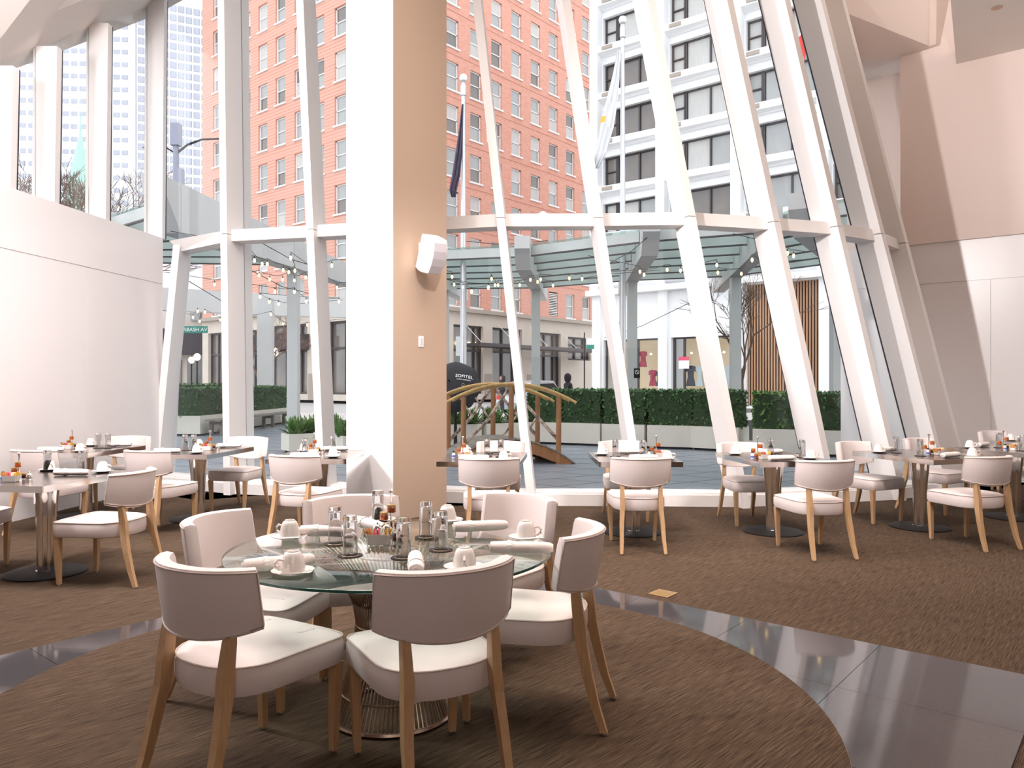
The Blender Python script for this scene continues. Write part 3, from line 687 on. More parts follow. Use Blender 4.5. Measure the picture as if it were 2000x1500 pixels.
# square table settings
ZS = .741
for k, (tx, ty, tr, ph) in TAB.items():
    sx = {'T1': -.06, 'T2': -.2, 'T3': .08, 'T4': -.1, 'T5': -.2, 'T6': .24, 'T7': -.22, 'T8': .1, 'T9': -.1, 'T10': 0}[k]
    sv = {'T1': -.20, 'T2': .05, 'T3': .1, 'T4': .2, 'T5': -.1, 'T6': .05, 'T7': -.12, 'T8': -.02, 'T9': .05, 'T10': 0}[k]
    rz = radians(tr)
    x, y = at(k, sx, sv); STD((x, y, ZS), .5, 'chrome jam stand on '+ph)
    x, y = at(k, sx+.02, sv-.10); CAD((x, y, ZS), rz+.2, 'white sugar packet dish on '+ph)
    x, y = at(k, sx-.08, sv-.06); BOT((x, y, ZS), 1, 'small blue-labelled bottle beside the jam stand on '+ph)
    x, y = at(k, sx+.085, sv+.0); SHK((x, y, ZS), 1, 'chrome shaker beside the jam stand on '+ph)
    gx = {'T1': (-.28, .36, .02, .38), 'T6': (-.17, .0, .08, -.1), 'T7': (.0, .05, .24, -.12), 'T5': (.02, .05, .16, 0), 'T8': (-.16, -.15, -.1, .2)}.get(k, (-.1, -.15, .1, .2))
    if k in ('T2', 'T3'): gx = (-.12, -.05, -.02, -.05) if k == 'T3' else (.08, .1, .18, .12)
    for q, (u, v) in enumerate((gx[:2], gx[2:])):
        x, y = at(k, u, v); nm = ('first from the left, on ', 'second from the left, on ')[q]
        COA((x, y, ZS), 0, 'round dark coaster, '+nm+ph); GLS((x, y, ZS+.004), q, 'clear tumbler upside down, '+nm+ph)
    if k == 'T1': spots = [((.24, .33), (.14, .10), 'right'), ((-.28, .38), (-.26, -.35), 'left')]
    elif k == 'T6': spots = [((.28, -.30), (.05, -.32), 'near'), ((-.28, .2), (.03, .3), 'far')]
    elif k == 'T7': spots = [((.24, -.28), (-.12, -.40), 'near'), ((-.28, .25), (.10, .25), 'far')]
    elif k == 'T8': spots = [((.26, -.38), (.0, -.36), 'near'), ((-.26, .28), (-.1, .32), 'far')]
    elif k in ('T2', 'T3'): spots = [((.18, -.34), (-.12, -.38), 'near'), ((-.2, .36), (.18, .32), 'far')]
    else: spots = [((.22, -.33), (-.05, -.36), 'near'), ((-.24, .33), (.08, .36), 'far')]
    for (cu, cv), (nu, nv), side in spots:
        x, y = at(k, cu, cv); SAU((x, y, ZS), 0, 'white saucer on the %s side of ' % side+ph); CUP((x, y, ZS+.005), -.4+cu, 'white cup upside down on the %s side of ' % side+ph)
        x, y = at(k, nu, nv); NAP((x, y, ZS), rz+.15, 'rolled napkin on the %s side of ' % side+ph)
# ------------------------------------------------------------------ plaza ground
struct(MB().box(0, 150, -.30, 600, 400, .06).obj('ground_city', L['road']))
struct(MB().box(0, 24, -.24, 40, 27, .22).obj('ground_plaza', L['soil']))
gp = bpy.data.objects['ground_plaza']
PS = .92; slabm = MB().hexa([(-.62, 0, -.02), (0, -.42, -.02), (.62, 0, -.02), (0, .42, -.02), (-.62, 0, .0), (0, -.42, .0), (.62, 0, .0), (0, .42, .0)]).mesh('paving_slab', L['slate'])
def inplaza(x, y):
    if y < 9.62+.035*max(0, x-1.5)**2+.055*min(0, x+1.5)**2: return False
    far = 19.6 if x > -1.5 else 21.5+(-x)*1.0
    return y < min(far, 30) and -9.2 < x < 8.6 - max(0, y-15)*.2
for i in range(-16, 17):
    for j in range(0, 60):
        x = i*.65*1.0+(j % 2)*0.65*.5*2*.5; y = 9.2+j*.44
        x = i*1.30+(j % 2)*.65
        if inplaza(x, y): inst('paving_slab', slabm, gp, (x, y, 0))
struct(MB().box(2, 34, -.239, 80, 7, .239).obj('ground_pavement', L['walk']))

# ------------------------------------------------------------------ planters, hedges, plants
def leaves(mb, pts, size, flat=.35):
    for p in pts:
        a = random.uniform(0, 2*pi); b = random.uniform(-1.2, 1.2); s = size*random.uniform(.7, 1.3)
        u = Vector((cos(a)*cos(b), sin(a)*cos(b), sin(b))); v = Vector((-sin(a), cos(a), random.uniform(-.6, .6))).normalized()*s*.55; u = u*s
        mb.add([p-u, p-v, p+u, p+v], [(0, 1, 2, 3)])
def hedge_row(a, b, wdt, z0, z1, label, parent_loc=None, m='leafd', dens=420):
    a, b = Vector(a), Vector(b); d = (b-a); ln = d.length; d.normalize(); n = Vector((-d.y, d.x, 0))
    e = empty('hedge', (0, 0, 0)); tag(e, label, 'hedge', 'clipped box hedges')
    MB().hexa([a-n*wdt*.46, b-n*wdt*.46, b+n*wdt*.46, a+n*wdt*.46]+[]+[p for p in []]) if False else None
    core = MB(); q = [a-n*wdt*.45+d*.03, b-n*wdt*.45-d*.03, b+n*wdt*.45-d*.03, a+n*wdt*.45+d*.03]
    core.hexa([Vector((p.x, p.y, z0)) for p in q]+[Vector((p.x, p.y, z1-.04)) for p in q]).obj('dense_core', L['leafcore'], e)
    pts = []
    N = int(dens*ln*(z1-z0)*1.6)
    for _ in range(N):
        s = random.random(); z = random.uniform(z0, z1); side = random.choice((-1, -1, 1)); pts.append(a+d*ln*s+n*side*(wdt/2+random.uniform(-.04, .015))+Vector((0, 0, z)))
    for _ in range(int(dens*ln*wdt*1.3)):
        pts.append(a+d*ln*random.random()+n*random.uniform(-.5, .5)*wdt+Vector((0, 0, z1+random.uniform(-.04, .02))))
    for s in (0, 1):
        for _ in range(int(dens*wdt*(z1-z0))):
            pts.append(a+d*(ln*s+random.uniform(-.02, .02))+n*random.uniform(-.5, .5)*wdt+Vector((0, 0, random.uniform(z0, z1))))
    f = MB(); leaves(f, pts, .046); fo = f.obj('foliage', L[m], e); fo['kind'] = 'stuff'
def planter(a, b, wdt, z1, label, rec=.05):
    a, b = Vector(a), Vector(b); d = (b-a).normalized(); n = Vector((-d.y, d.x, 0)); t = .05
    e = empty('planter_box', (0, 0, 0)); tag(e, label, 'planter', 'pale concrete planters')
    def slab(p, q, w2, z0, zz): return MB().beam(Vector((p.x, p.y, z0)), Vector((q.x, q.y, z0)), w2, zz-z0)
    off = n*(wdt/2-t/2)
    slab(a-off, b-off, t, .05, z1).obj('side_panel', L['planter'], e); slab(a+off, b+off, t, .05, z1).obj('side_panel', L['planter'], e)
    slab(a-n*(wdt/2-t)+d*t/2, a+n*(wdt/2-t)+d*t/2, t, .05, z1).obj('end_panel', L['planter'], e); slab(b-n*(wdt/2-t)-d*t/2, b+n*(wdt/2-t)-d*t/2, t, .05, z1).obj('end_panel', L['planter'], e)
    slab(a+d*.06, b-d*.06, wdt-.12, 0, .05).obj('plinth', L['soil'], e)
    slab(a+d*t, b-d*t, wdt-2*t, .05, z1-.04).obj('soil', L['soil'], e)
def px3(px, d): return Vector(((px-1000)*d/F, d, 0))
def fern(c, r, h, n, label, name='feathery_shrub', group='feathery shrubs'):
    e = empty(name, (c.x, c.y, 0)); tag(e, label, 'shrub', group); f = MB()
    for _ in range(n):
        a = random.uniform(0, 2*pi); el = random.uniform(.35, 1.5); R_ = random.uniform(.6, 1)*h; bx, by = random.uniform(-.5, .5)*r, random.uniform(-.5, .5)*r
        p = Vector((bx, by, c.z)); dr = Vector((cos(a)*cos(el), sin(a)*cos(el), sin(el)))
        side = Vector((-sin(a), cos(a), 0))
        for k in range(6):
            q = p+dr*R_*(k/6)+Vector((0, 0, -.12*h*(k/6)**2)); s = .05*h/.4*(1-k/8)
            q2 = q+dr*R_/5
            f.add([q-side*s*.12, q+side*s*.9+dr*s, q2, q-side*s*.9+dr*s], [(0, 1, 2, 3)])
    fo = f.obj('foliage', L['fern'], e); fo['kind'] = 'stuff'
    for k in range(5):
        a = k*1.3; MB().tube([(0, 0, c.z-.02), (cos(a)*r*.2, sin(a)*r*.2, c.z+h*.5)], .008, 4).obj('stem', L['branch'], e)
PL = [(868, 932, 17.7, 18.0, 0), (937, 1033, 18.05, 18.8, 0), (1036, 1103, 18.9, 18.6, 1), (1106, 1181, 18.55, 18.1, 1), (1184, 1266, 18.05, 17.6, 1),
      (1269, 1356, 17.55, 17.2, 1), (1360, 1453, 17.15, 16.5, 1), (1472, 1568, 16.15, 15.8, 2), (1572, 1692, 15.75, 15.3, 2)]
nm = ['first', 'second', 'third', 'fourth', 'fifth', 'sixth', 'seventh', 'eighth', 'ninth']
for i, (x0, x1, d0, d1, k) in enumerate(PL):
    a, b = px3(x0, d0), px3(x1, d1)
    planter(a, b, .62, .52, 'pale concrete planter, %s from the column along the far edge of the plaza' % nm[i])
    if k == 0:
        m_ = (a+b)/2
        for q in (.25, .75): fern(Vector((a.x+(b.x-a.x)*q, a.y+(b.y-a.y)*q, .48)), .3, .52, 130, 'feathery green shrub in the %s planter behind the wooden bridge, %s half' % (nm[i], 'left' if q < .5 else 'right'))
    else:
        hedge_row(a, b, .50, .50, 1.30 if k == 1 else 1.27, 'clipped dark green hedge block in the %s planter from the column' % nm[i], m='leafd' if i != 7 else 'leafb', dens=330)
a, b = Vector((-8.95, 21.3, 0)), Vector((-8.55, 28.4, 0))
planter(a, b, .75, .55, 'long pale planter behind the bench, seen through the leftmost windows')
hedge_row(a, b, .65, .53, 1.33, 'clipped green hedge behind the bench, seen through the leftmost windows', dens=200)
a, b = Vector((-13.4, 26.5, 0)), Vector((-10.5, 28.6, 0))
hedge_row(a, b, .6, .4, 1.42, 'second clipped hedge showing over the first at the left', dens=150)
planter(a, b, .8, .45, 'planter of the second hedge at the left')
a, b = Vector((-4.75, 16.2, 0)), Vector((-3.75, 16.9, 0))
planter(a, b, .5, .40, 'pale box planter of feathery shrubs between the left mullions')
for q, s_ in ((.2, 'left'), (.5, 'middle'), (.85, 'right')): fern(a+(b-a)*q+Vector((0, 0, .36)), .26, .50, 130, 'feathery green shrub, %s one in the box planter between the left mullions' % s_)
a, b = Vector((-3.50, 15.6, 0)), Vector((-2.6, 16.2, 0))
planter(a, b, .5, .40, 'pale box planter of feathery shrubs just left of the column')
for q, s_ in ((.15, 'left'), (.6, 'right')): fern(a+(b-a)*q+Vector((0, 0, .36)), .26, .45, 130, 'feathery green shrub, %s one in the planter just left of the column' % s_)
# bench
bn = empty('wooden_bench', (-8.05, 24.4, 0), radians(87)); tag(bn, 'long weathered wooden bench in front of the left hedge', 'bench')
for k in range(3): MB().box(0, -.15+k*.15, .40, 6.4, .14, .045).obj('plank', L['greywood'], bn)
for x in (-2.9, -1.0, 1.0, 2.9):
    MB().box(x, -.15, 0, .10, .09, .40).obj('leg', L['greywood'], bn); MB().box(x, .15, 0, .10, .09, .40).obj('leg', L['greywood'], bn)
    MB().box(x, 0, .30, .07, .3, .08).obj('crosspiece', L['greywood'], bn)
MB().tube([(-2.9, 0, .1), (-2.2, 0, .36)], .03, 4).obj('brace', L['greywood'], bn)

# ------------------------------------------------------------------ wooden bridge
br = empty('garden_bridge', (-.02, 13.95, 0), radians(3)); tag(br, 'small arched wooden garden bridge with birch branch railings on the plaza', 'bridge')
def arch(x, h0, rise, half=2.1): return h0+rise*(1-(x/half)**2)
for s, yy in ((-1, 0.), (1, .95)):
    off = -.0 if s < 0 else -.30
    xs = [-1.18+2.36*k/20 for k in range(21)]
    MB().tube([(x+off, yy-.03, arch(x, .35, 1.1, 2.1)) for x in xs if abs(x) < 1.19], .026, 7).obj('handrail', L['rail'], br, True)
    MB().tube([(x+off, yy+.03, arch(x, .315, 1.1, 2.1)) for x in xs if abs(x) < 1.1], .024, 7).obj('handrail', L['rail'], br, True)
    for x in (-.86, .0, .86):
        z0 = 0 if abs(x) > .5 else .05
        MB().tube([(x+off, yy, z0), (x+off+.01, yy, arch(x, .30, 1.1))], [.050, .046], 9).obj('post', L['bwood'], br, True)
    for x0, x1 in ((-.86, 0),):
        MB().tube([(x0+off+.02, yy+.03, .35 if x0 > -1 else .22), ((x0+x1)/2+off, yy+.05, .78), (x1+off-.05, yy+.03, 1.34)], [.034, .03, .026], 7).obj('birch_brace', L['bark'], br, True)
        MB().tube([((x0+x1)/2+off+.05, yy+.0, .80), (x0+off+.22, yy+.02, 1.20)], [.022, .018], 6).obj('birch_branch', L['bark'], br, True)
    MB().tube([(.04+off, yy+.03, 1.34), (.45+off, yy+.05, .88), (.84+off, yy+.03, .45)], [.026, .03, .034], 7).obj('birch_brace', L['bark'], br, True)
    MB().tube([(.45+off, yy, .82), (.25+off, yy, .5), (.1+off, yy, .42)], [.02, .02, .018], 6).obj('birch_branch', L['bark'], br, True)
    dk = lambda x: .03+.40*(1-(x/1.1)**2)
    lv = []
    for k in range(13):
        x = -1.1+k*2.2/12; z = dk(x); lv.append([(x+off, yy-.03, max(0, z-.20)), (x+off, yy+.03, max(0, z-.20)), (x+off, yy+.03, z), (x+off, yy-.03, z)])
    MB().loops(lv).obj('side_beam', L['bwood'], br)
for k in range(13):
    x = -1.08+k*.18; zz = dk(x)+.005; sl = -.4*2*x/1.1**2; q = .085
    MB().hexa([(x-q, -.06, zz-sl*q), (x+q, -.06, zz+sl*q), (x+q-.30, 1.01, zz+sl*q), (x-q-.30, 1.01, zz-sl*q), (x-q, -.06, zz+.03-sl*q), (x+q, -.06, zz+.03+sl*q), (x+q-.30, 1.01, zz+.03+sl*q), (x-q-.30, 1.01, zz+.03-sl*q)]).obj('deck_plank', L['greywood'], br)

# ------------------------------------------------------------------ black umbrella with lettering
um = empty('black_umbrella', (-1.26, 16.9, .0)); tag(um, 'large black umbrella lettered SOFITEL, tilted, beyond the wooden bridge', 'umbrella')
Mu = Matrix.Translation((0, 0, 1.33)) @ Matrix.Rotation(radians(-12), 4, 'Z') @ Matrix.Rotation(radians(66), 4, 'X')
ur = MB(); lv = []
for i in range(9):
    a = i/8*pi/2*.92; row = []
    for k in range(48):
        t = 2*pi*k/48; sc = 1-.06*(i/8)**2*abs(sin(4*t)); row.append(Mu @ Vector((.63*sin(a)*sc*cos(t)+1e-4*cos(t), .63*sin(a)*sc*sin(t)+1e-4*sin(t), .42*cos(a))))
    lv.append(row)
MB().loops(lv, False).obj('canopy', L['blackcloth'], um, True)
for k in range(8):
    t = 2*pi*k/8+pi/8; MB().tube([Mu @ Vector((.6*sin(i/8*pi/2*.92)*cos(t), .6*sin(i/8*pi/2*.92)*sin(t), .40*cos(i/8*pi/2*.92))) for i in range(9)], .006, 4).obj('rib', L['black'], um)
MB().tube([Mu @ Vector((0, 0, .44)), Mu @ Vector((0, 0, -.5))], .014, 6).obj('shaft', L['black'], um)
MB().tube([Mu @ Vector((0, 0, .40)), Mu @ Vector((0, 0, .50))], .02, 6).obj('ferrule', L['black'], um)
MB().lathe([(.25, 0), (.25, .05), (.04, .07), (.03, .95)], 20, 0, .35).obj('stand', L['black'], um)
def put_text(txt, size, m, M, parent, name='lettering', bend=None):
    me = text_mesh(txt, size, L[m])
    for v in me.vertices:
        c = Vector(v.co)
        if bend: c.z += bend(c.x, c.y)
        v.co = M @ c
    return inst(name, me, parent)
zb_ = lambda x, y: .42*sqrt(max(0, 1-(x*x+y*y)/.63**2))+.012
put_text('SOFITEL', .10, 'signw', Mu @ Matrix.Translation((.30, .13, 0)), um, bend=lambda x, y: zb_(x+.30, y+.13))
put_text('HOTELS & RESORTS', .032, 'signw', Mu @ Matrix.Translation((.30, .05, 0)), um, bend=lambda x, y: zb_(x+.30, y+.05))
MB().tube([Mu @ Vector((.30+.03*cos(t), -.07+.03*sin(t), zb_(.30, -.07))) for t in [2*pi*k/16 for k in range(16)]], .004, 4, True).obj('emblem', L['lid'], um)

# ------------------------------------------------------------------ canopy of steel girders and louvers
ZG = 5.5
GI = [(-9.9, 18.6, -16, 25), (-6.95, 15.7, -5.7, 27.5), (-2.9, 22.6, -2.1, 33), (.32, 21.8, 1.3, 33), (3.45, 19.4, 4.45, 31), (6.05, 18.2, 8.0, 30), (6.35, 16.9, 11.5, 26), (8.2, 15.6, 13.5, 22)]
gn = ['far left', 'large left', 'one beside the column', 'one above the bridge', 'one right of the bridge', 'one behind the right hedges', 'one by the leaning mullions', 'rightmost']
def taper(a, b, w_, h0, h1, nm_, parent):
    a, b = Vector(a), Vector(b); d = (b-a); d.z = 0; d.normalize(); n = Vector((-d.y, d.x, 0))*w_/2
    return MB().hexa([a-n-Vector((0, 0, h0)), b-n-Vector((0, 0, h1)), b+n-Vector((0, 0, h1)), a+n-Vector((0, 0, h0)), a-n, b-n, b+n, a+n]).obj(nm_, L['canopy'], parent)
for i, (x0, y0, x1, y1) in enumerate(GI):
    e = empty('canopy_girder', (0, 0, 0)); tag(e, 'pale grey steel canopy girder over the plaza, '+gn[i], 'girder', 'steel canopy girders')
    a, b = Vector((x0, y0, ZG)), Vector((x1, y1, ZG)); d = (b-a).normalized()
    w_ = .5 if i == 1 else .42; h0 = 1.0 if i == 1 else .85
    segs = 4
    for k in range(segs):
        p, q = a+(b-a)*(k/segs)+d*.01, a+(b-a)*((k+1)/segs)-d*.01
        hk = lambda t: h0*(1-.35*t)+.35*h0*(1 if False else 0)
        taper(p, q, w_, hk(k/segs), hk((k+1)/segs), 'steel_panel', e)
    if i not in (0,):
        t = .55; p = a+(b-a)*t; MB().box(p.x, p.y, 0, .30, .30, ZG-h0*.8).obj('post', L['canopy'], e)
    nA = a-d*.55; taper(nA, a-d*.01, w_, .35, h0*.98, 'nose_plate', e)
for i in range(len(GI)-1):
    if i == 1: continue
    a0, a1 = Vector(GI[i][:2]), Vector(GI[i][2:]); b0, b1 = Vector(GI[i+1][:2]), Vector(GI[i+1][2:])
    e = empty('louver_panel', (0, 0, 0)); tag(e, 'panel of grey-green canopy louvers left of the canopy girder, '+gn[i+1], 'louvers', 'canopy louver panels')
    for k in range(6):
        t = .03+k*.13; p, q = a0+(a1-a0)*t, b0+(b1-b0)*t; dd = (q-p).normalized()*.25; p, q = p+dd, q-dd
        lv_ = MB(); P_, Q_ = Vector((p.x, p.y, ZG-.42)), Vector((q.x, q.y, ZG-.42)); lv_.beam(P_, Q_, .07, .26); lo_ = lv_.obj('louver', L['lattice'], e); MB().beam(P_-Vector((0, 0, .035)), Q_-Vector((0, 0, .035)), .09, .035).obj('gasket_strip', L['dframe'], lo_)
    p0, q0_, p1, q1_ = a0+(a1-a0)*.02, b0+(b1-b0)*.02, a0+(a1-a0)*.7, b0+(b1-b0)*.7
    MB().hexa([(v.x, v.y, ZG-.12) for v in (p0, q0_, q1_, p1)]+[(v.x, v.y, ZG-.10) for v in (p0, q0_, q1_, p1)]).obj('roof_glass', L['tglass'], e)
e = empty('ring_girder', (0, 0, 0)); tag(e, 'pale blue-grey ring girder far behind the left windows', 'girder', 'steel canopy girders')
rp = [(-20, 29.5), (-15, 33), (-10.5, 36), (-4, 38)]
for p, q in zip(rp, rp[1:]): MB().beam((p[0], p[1], 4.55), (q[0]-.03, q[1]-.03, 4.55), .5, .95).obj('steel_panel', L['canopy'], e)
for p in ((-11.9, 32.6), (-9.45, 29.7)): MB().box(p[0], p[1], 0, .28 if p[0] < -10 else .58, .3, 4.7).obj('post', L['canopy'], e)

# ------------------------------------------------------------------ string lights
ST = [([(487, 490), (497, 508), (512, 515), (522, 515), (553, 527), (564, 531), (575, 547), (597, 541), (648, 518)], 'nearest string of glowing bulbs behind the left windows'),
      ([(419, 555), (506, 537), (527, 545), (552, 546), (576, 528), (568, 503), (658, 561)], 'second string of glowing bulbs behind the left windows'),
      ([(537, 570), (575, 570), (598, 589), (662, 589), (508, 580), (526, 590), (544, 594), (562, 598), (578, 600)], 'third string of glowing bulbs behind the left windows'),
      ([(377, 620), (386, 608), (390, 628), (400, 610), (430, 625), (436, 632), (529, 614), (553, 633), (577, 640), (600, 635)], 'farthest string of glowing bulbs behind the left windows'),
      ([(883, 540), (887, 555), (954, 562), (960, 544), (967, 556), (973, 556), (1015, 556), (1036, 546), (1056, 545), (1112, 543), (1137, 544)], 'string of glowing bulbs above the wooden bridge'),
      ([(904, 560), (921, 570), (1050, 550), (1080, 557), (1182, 545)], 'lower string of glowing bulbs above the wooden bridge'),
      ([(1250, 530), (1258, 536), (1303, 526), (1329, 528), (1400, 517), (1402, 532), (1448, 534), (1469, 507), (1497, 523)], 'string of glowing bulbs behind the right windows'),
      ([(1538, 494), (1550, 499), (1600, 500), (1640, 505)], 'short string of glowing bulbs behind the last leaning mullions')]
bmesh_ = MB().lathe([(.012, 0), (.03, .03), (.034, .055), (.026, .085), (.014, .105)], 10).mesh('bulb', L['bulb'], True)
smesh = MB().lathe([(.015, .10), (.017, .12), (.012, .16), (.004, .17)], 8).mesh('socket', L['wire'])
for pts, lb in ST:
    e = empty('string_light', (0, 0, 0)); tag(e, lb, 'string lights', 'string lights over the plaza')
    P = []
    for px, py in pts:
        d = min(2.45*F/(HY-py), 30); v = atd(px, py, d); P.append(v)
        k = .8 if d < 20 else 1.05
        b = inst('bulb', bmesh_, e, (v.x, v.y, v.z-.05)); b.scale = (k, k, k); s = inst('socket', smesh, b)
    P2 = [P[0]+Vector((-1.2, -.6, .25))]
    for p, q in zip(P, P[1:]): P2 += [p+Vector((0, 0, .11)), (p+q)/2+Vector((0, 0, .08))]
    P2 += [P[-1]+Vector((0, 0, .11)), P[-1]+Vector((1.4, .6, .3))]
    MB().tube(P2, .007, 4).obj('cable', L['wire'], e)
CBL = ['cable above the second left window bay', 'cable low in the leftmost window bay', 'cable crossing the second left window bay', 'cable above the wooden bridge', 'cable slanting beside the canopy post', 'cable before the shop windows']
for k, (p, q) in enumerate((((476, 455, 15.5), (640, 528, 20)), ((362, 545, 16), (480, 600, 22)), ((476, 520, 18), (610, 575, 22)), ((900, 470, 24), (1070, 470, 22)), ((1290, 440, 19), (1180, 520, 19)), ((1350, 590, 22), (1180, 660, 30)))):
    o = MB().tube([atd(*p), (atd(*p)+atd(*q))/2-Vector((0, 0, .12)), atd(*q)], .010, 4).obj('overhead_cable', L['wire']); tag(o, 'thin black '+CBL[k], 'cable', 'thin cables across the plaza')

# ------------------------------------------------------------------ buildings
def wallgrid(u1, z0, z1, holes, depth, fmap, th=.01):
    us = sorted({0, u1, *[h[0] for h in holes], *[h[1] for h in holes]}); zs = sorted({z0, z1, *[h[2] for h in holes], *[h[3] for h in holes]})
    H_ = set(); mb = MB()
    for h in holes:
        for i in range(len(us)-1):
            if us[i] >= h[0]-1e-6 and us[i+1] <= h[1]+1e-6:
                for j in range(len(zs)-1):
                    if zs[j] >= h[2]-1e-6 and zs[j+1] <= h[3]+1e-6: H_.add((i, j))
    for i in range(len(us)-1):
        for j in range(len(zs)-1):
            if (i, j) in H_: continue
            mb.add([fmap(us[i], 0, zs[j]), fmap(us[i+1], 0, zs[j]), fmap(us[i+1], 0, zs[j+1]), fmap(us[i], 0, zs[j+1])], [(0, 1, 2, 3)])
    for a, b, c, d in holes:
        mb.add([fmap(a, 0, c), fmap(b, 0, c), fmap(b, 0, d), fmap(a, 0, d), fmap(a, depth, c), fmap(b, depth, c), fmap(b, depth, d), fmap(a, depth, d)],
               [(0, 1, 5, 4), (1, 2, 6, 5), (2, 3, 7, 6), (3, 0, 4, 7)])
    return mb
angA = atan2(DA.y, DA.x)
bb = empty('brick_office_building', (-9.58, 58.4, 0), angA); tag(bb, 'tall red brick office building with rows of white sash windows', 'building')
fr_ = lambda u, v, z: (u, v, z)
fl_ = lambda u, v, z: (v, u, z)
RC = [1.7, 4.5, 7.3, 10.15, 12.85, 15.6, 18.4, 21.2, 24.0, 26.8, 29.6, 32.4]; LC = [2.7, 5.4, 8.2, 10.9, 13.7, 16.4, 19.1, 21.6, 24.2]
rows = [28.0-3.56*k for k in range(-5, 6)]
ww, wh = 1.42, 2.35
holesR = [(s-ww/2, s+ww/2, z-wh, z) for s in RC for z in rows]; holesL = [(s-ww/2, s+ww/2, z-wh, z) for s in LC for z in rows]
wallgrid(35, 7.6, 49, holesR, .3, fr_).obj('wall', L['brick'], bb)
wallgrid(26.9, 7.6, 49, holesL, .3, fl_).obj('wall', L['brick'], bb)
MB().box(17.9, 13.6, 7.7, 33.8, 25.6, 41).obj('inner_core', L['paned'], bb)
wf = MB(); h2 = ww/2
for x, z, sx, sz in ((-h2+.06, 0, .12, wh), (h2-.06, 0, .12, wh), (0, wh-.1, ww, .1), (0, 0, ww, .08), (0, wh*.5-.04, ww, .08)): wf.box(x, .2, z, sx, .10, sz)
wf.box(0, .02, -.14, ww+.25, .25, .14)
wfm = wf.mesh('window', L['wframe'])
pm = {k: MB().box(0, .24, .08, ww-.2, .03, wh*.5-.12).mesh('pane', L[k]) for k in ('pane', 'paned', 'curtain')}
pu = {k: MB().box(0, .22, wh*.5+.04, ww-.2, .03, wh*.5-.14).mesh('pane', L[k]) for k in ('pane', 'paned', 'curtain')}
louv = MB(); 
for k in range(14): louv.box(0, .1, .05+k*.16, ww-.1, .12, .07)
lvm = louv.mesh('louver_grille', L['wframe'])
def add_win(x, y, z, rz):
    w_ = inst('window', wfm, bb, (x, y, z), rz)
    inst('pane', pm[random.choice(('pane', 'pane', 'paned', 'curtain'))], w_); inst('pane', pu[random.choice(('pane', 'curtain', 'pane', 'paned'))], w_)
for s in RC:
    for z in rows:
        if abs(z-rows[-1]) < .1 and s in (18.4, 21.2): inst('louver_grille', lvm, bb, (s, 0, z-wh)); continue
        add_win(s, 0, z-wh, 0)
for s in LC:
    for z in rows: add_win(0, s, z-wh, -pi/2)
for z in (7.35,):
    MB().box(17.5, -.15, z, 35.6, .6, .32).obj('cornice', L['cornice'], bb); MB().box(-.15, 13.4, z, .6, 27.2, .32).obj('cornice', L['cornice'], bb)
for z in [r+.62 for r in rows]: MB().box(17.5, -.01, z, 35.05, .06, .05).obj('brick_course', L['brick'], bb)
SR = [(1.0, 5.6, .5, 6.3), (7.4, 11.1, .5, 6.3), (12.3, 16.4, .5, 6.3), (18.7, 22.4, .3, 6.2), (23.6, 27.6, 3.7, 6.0), (29.5, 33.5, .3, 6.0)]
SL = [(2.2, 7.0, .5, 6.4), (9.8, 15.5, .5, 6.4), (17.3, 21.0, .5, 6.2), (22.5, 25.8, .5, 6.2)]
wallgrid(35, 0, 7.4, SR, .5, fr_).obj('ground_floor_wall', L['stone'], bb); wallgrid(26.9, 0, 7.4, SL, .5, fl_).obj('ground_floor_wall', L['stone'], bb)
MB().box(18, 14, 0, 33.5, 25.5, 7.3).obj('inner_core', L['paned'], bb)
for q, (a, b, c, d) in enumerate(SR+SL):
    left = q >= len(SR); m_ = MB(); w_ = b-a
    for x in (-w_/2+.08, -w_*.1, w_*.28, w_/2-.08): m_.box(x, .35, c, .16, .15, d-c)
    for z in (c, c+(d-c)*.62, d-.16): m_.box(0, .35, z, w_, .15, .16)
    pos = ((a+b)/2, 0, 0) if not left else (0, (a+b)/2, 0)
    sf = m_.obj('shopfront', L['dframe'], bb, loc=pos); sf.rotation_euler = (0, 0, -pi/2 if left else 0)
    MB().box(0, .44, c, w_, .02, d-c).obj('pane', L['paned'], sf)
for x in (8.2, 9.6, 10.4, 19.7, 20.6): MB().lathe([(.02, 0), (.14, .1), (.14, .24), (.02, .34)], 10, x, .3, 4.6).obj('lit_lamp', L['lampglow'], bb, True)
MB().box(17.0, -1.3, 4.45, 18, 2.2, .28).obj('entrance_canopy', L['dframe'], bb)
for s in (8.5, 13, 17.5, 22, 25.5): MB().tube([(s, -2.2, 4.7), (s, 0, 6.6)], .03, 4).obj('tie_rod', L['wframe'], bb)
MB().box(-1.1, 12.6, 4.2, 2.2, 6.2, 1.3).obj('awning', L['awning'], bb)
for s in (1, 6.5, 11.7, 17.6): MB().box(s, -.03, 0, .9, .08, 2.2).obj('grey_plinth', L['cornice'], bb)
MB().box(-.03, 8.4, 0, .08, 2.4, 2.2).obj('grey_plinth', L['cornice'], bb)

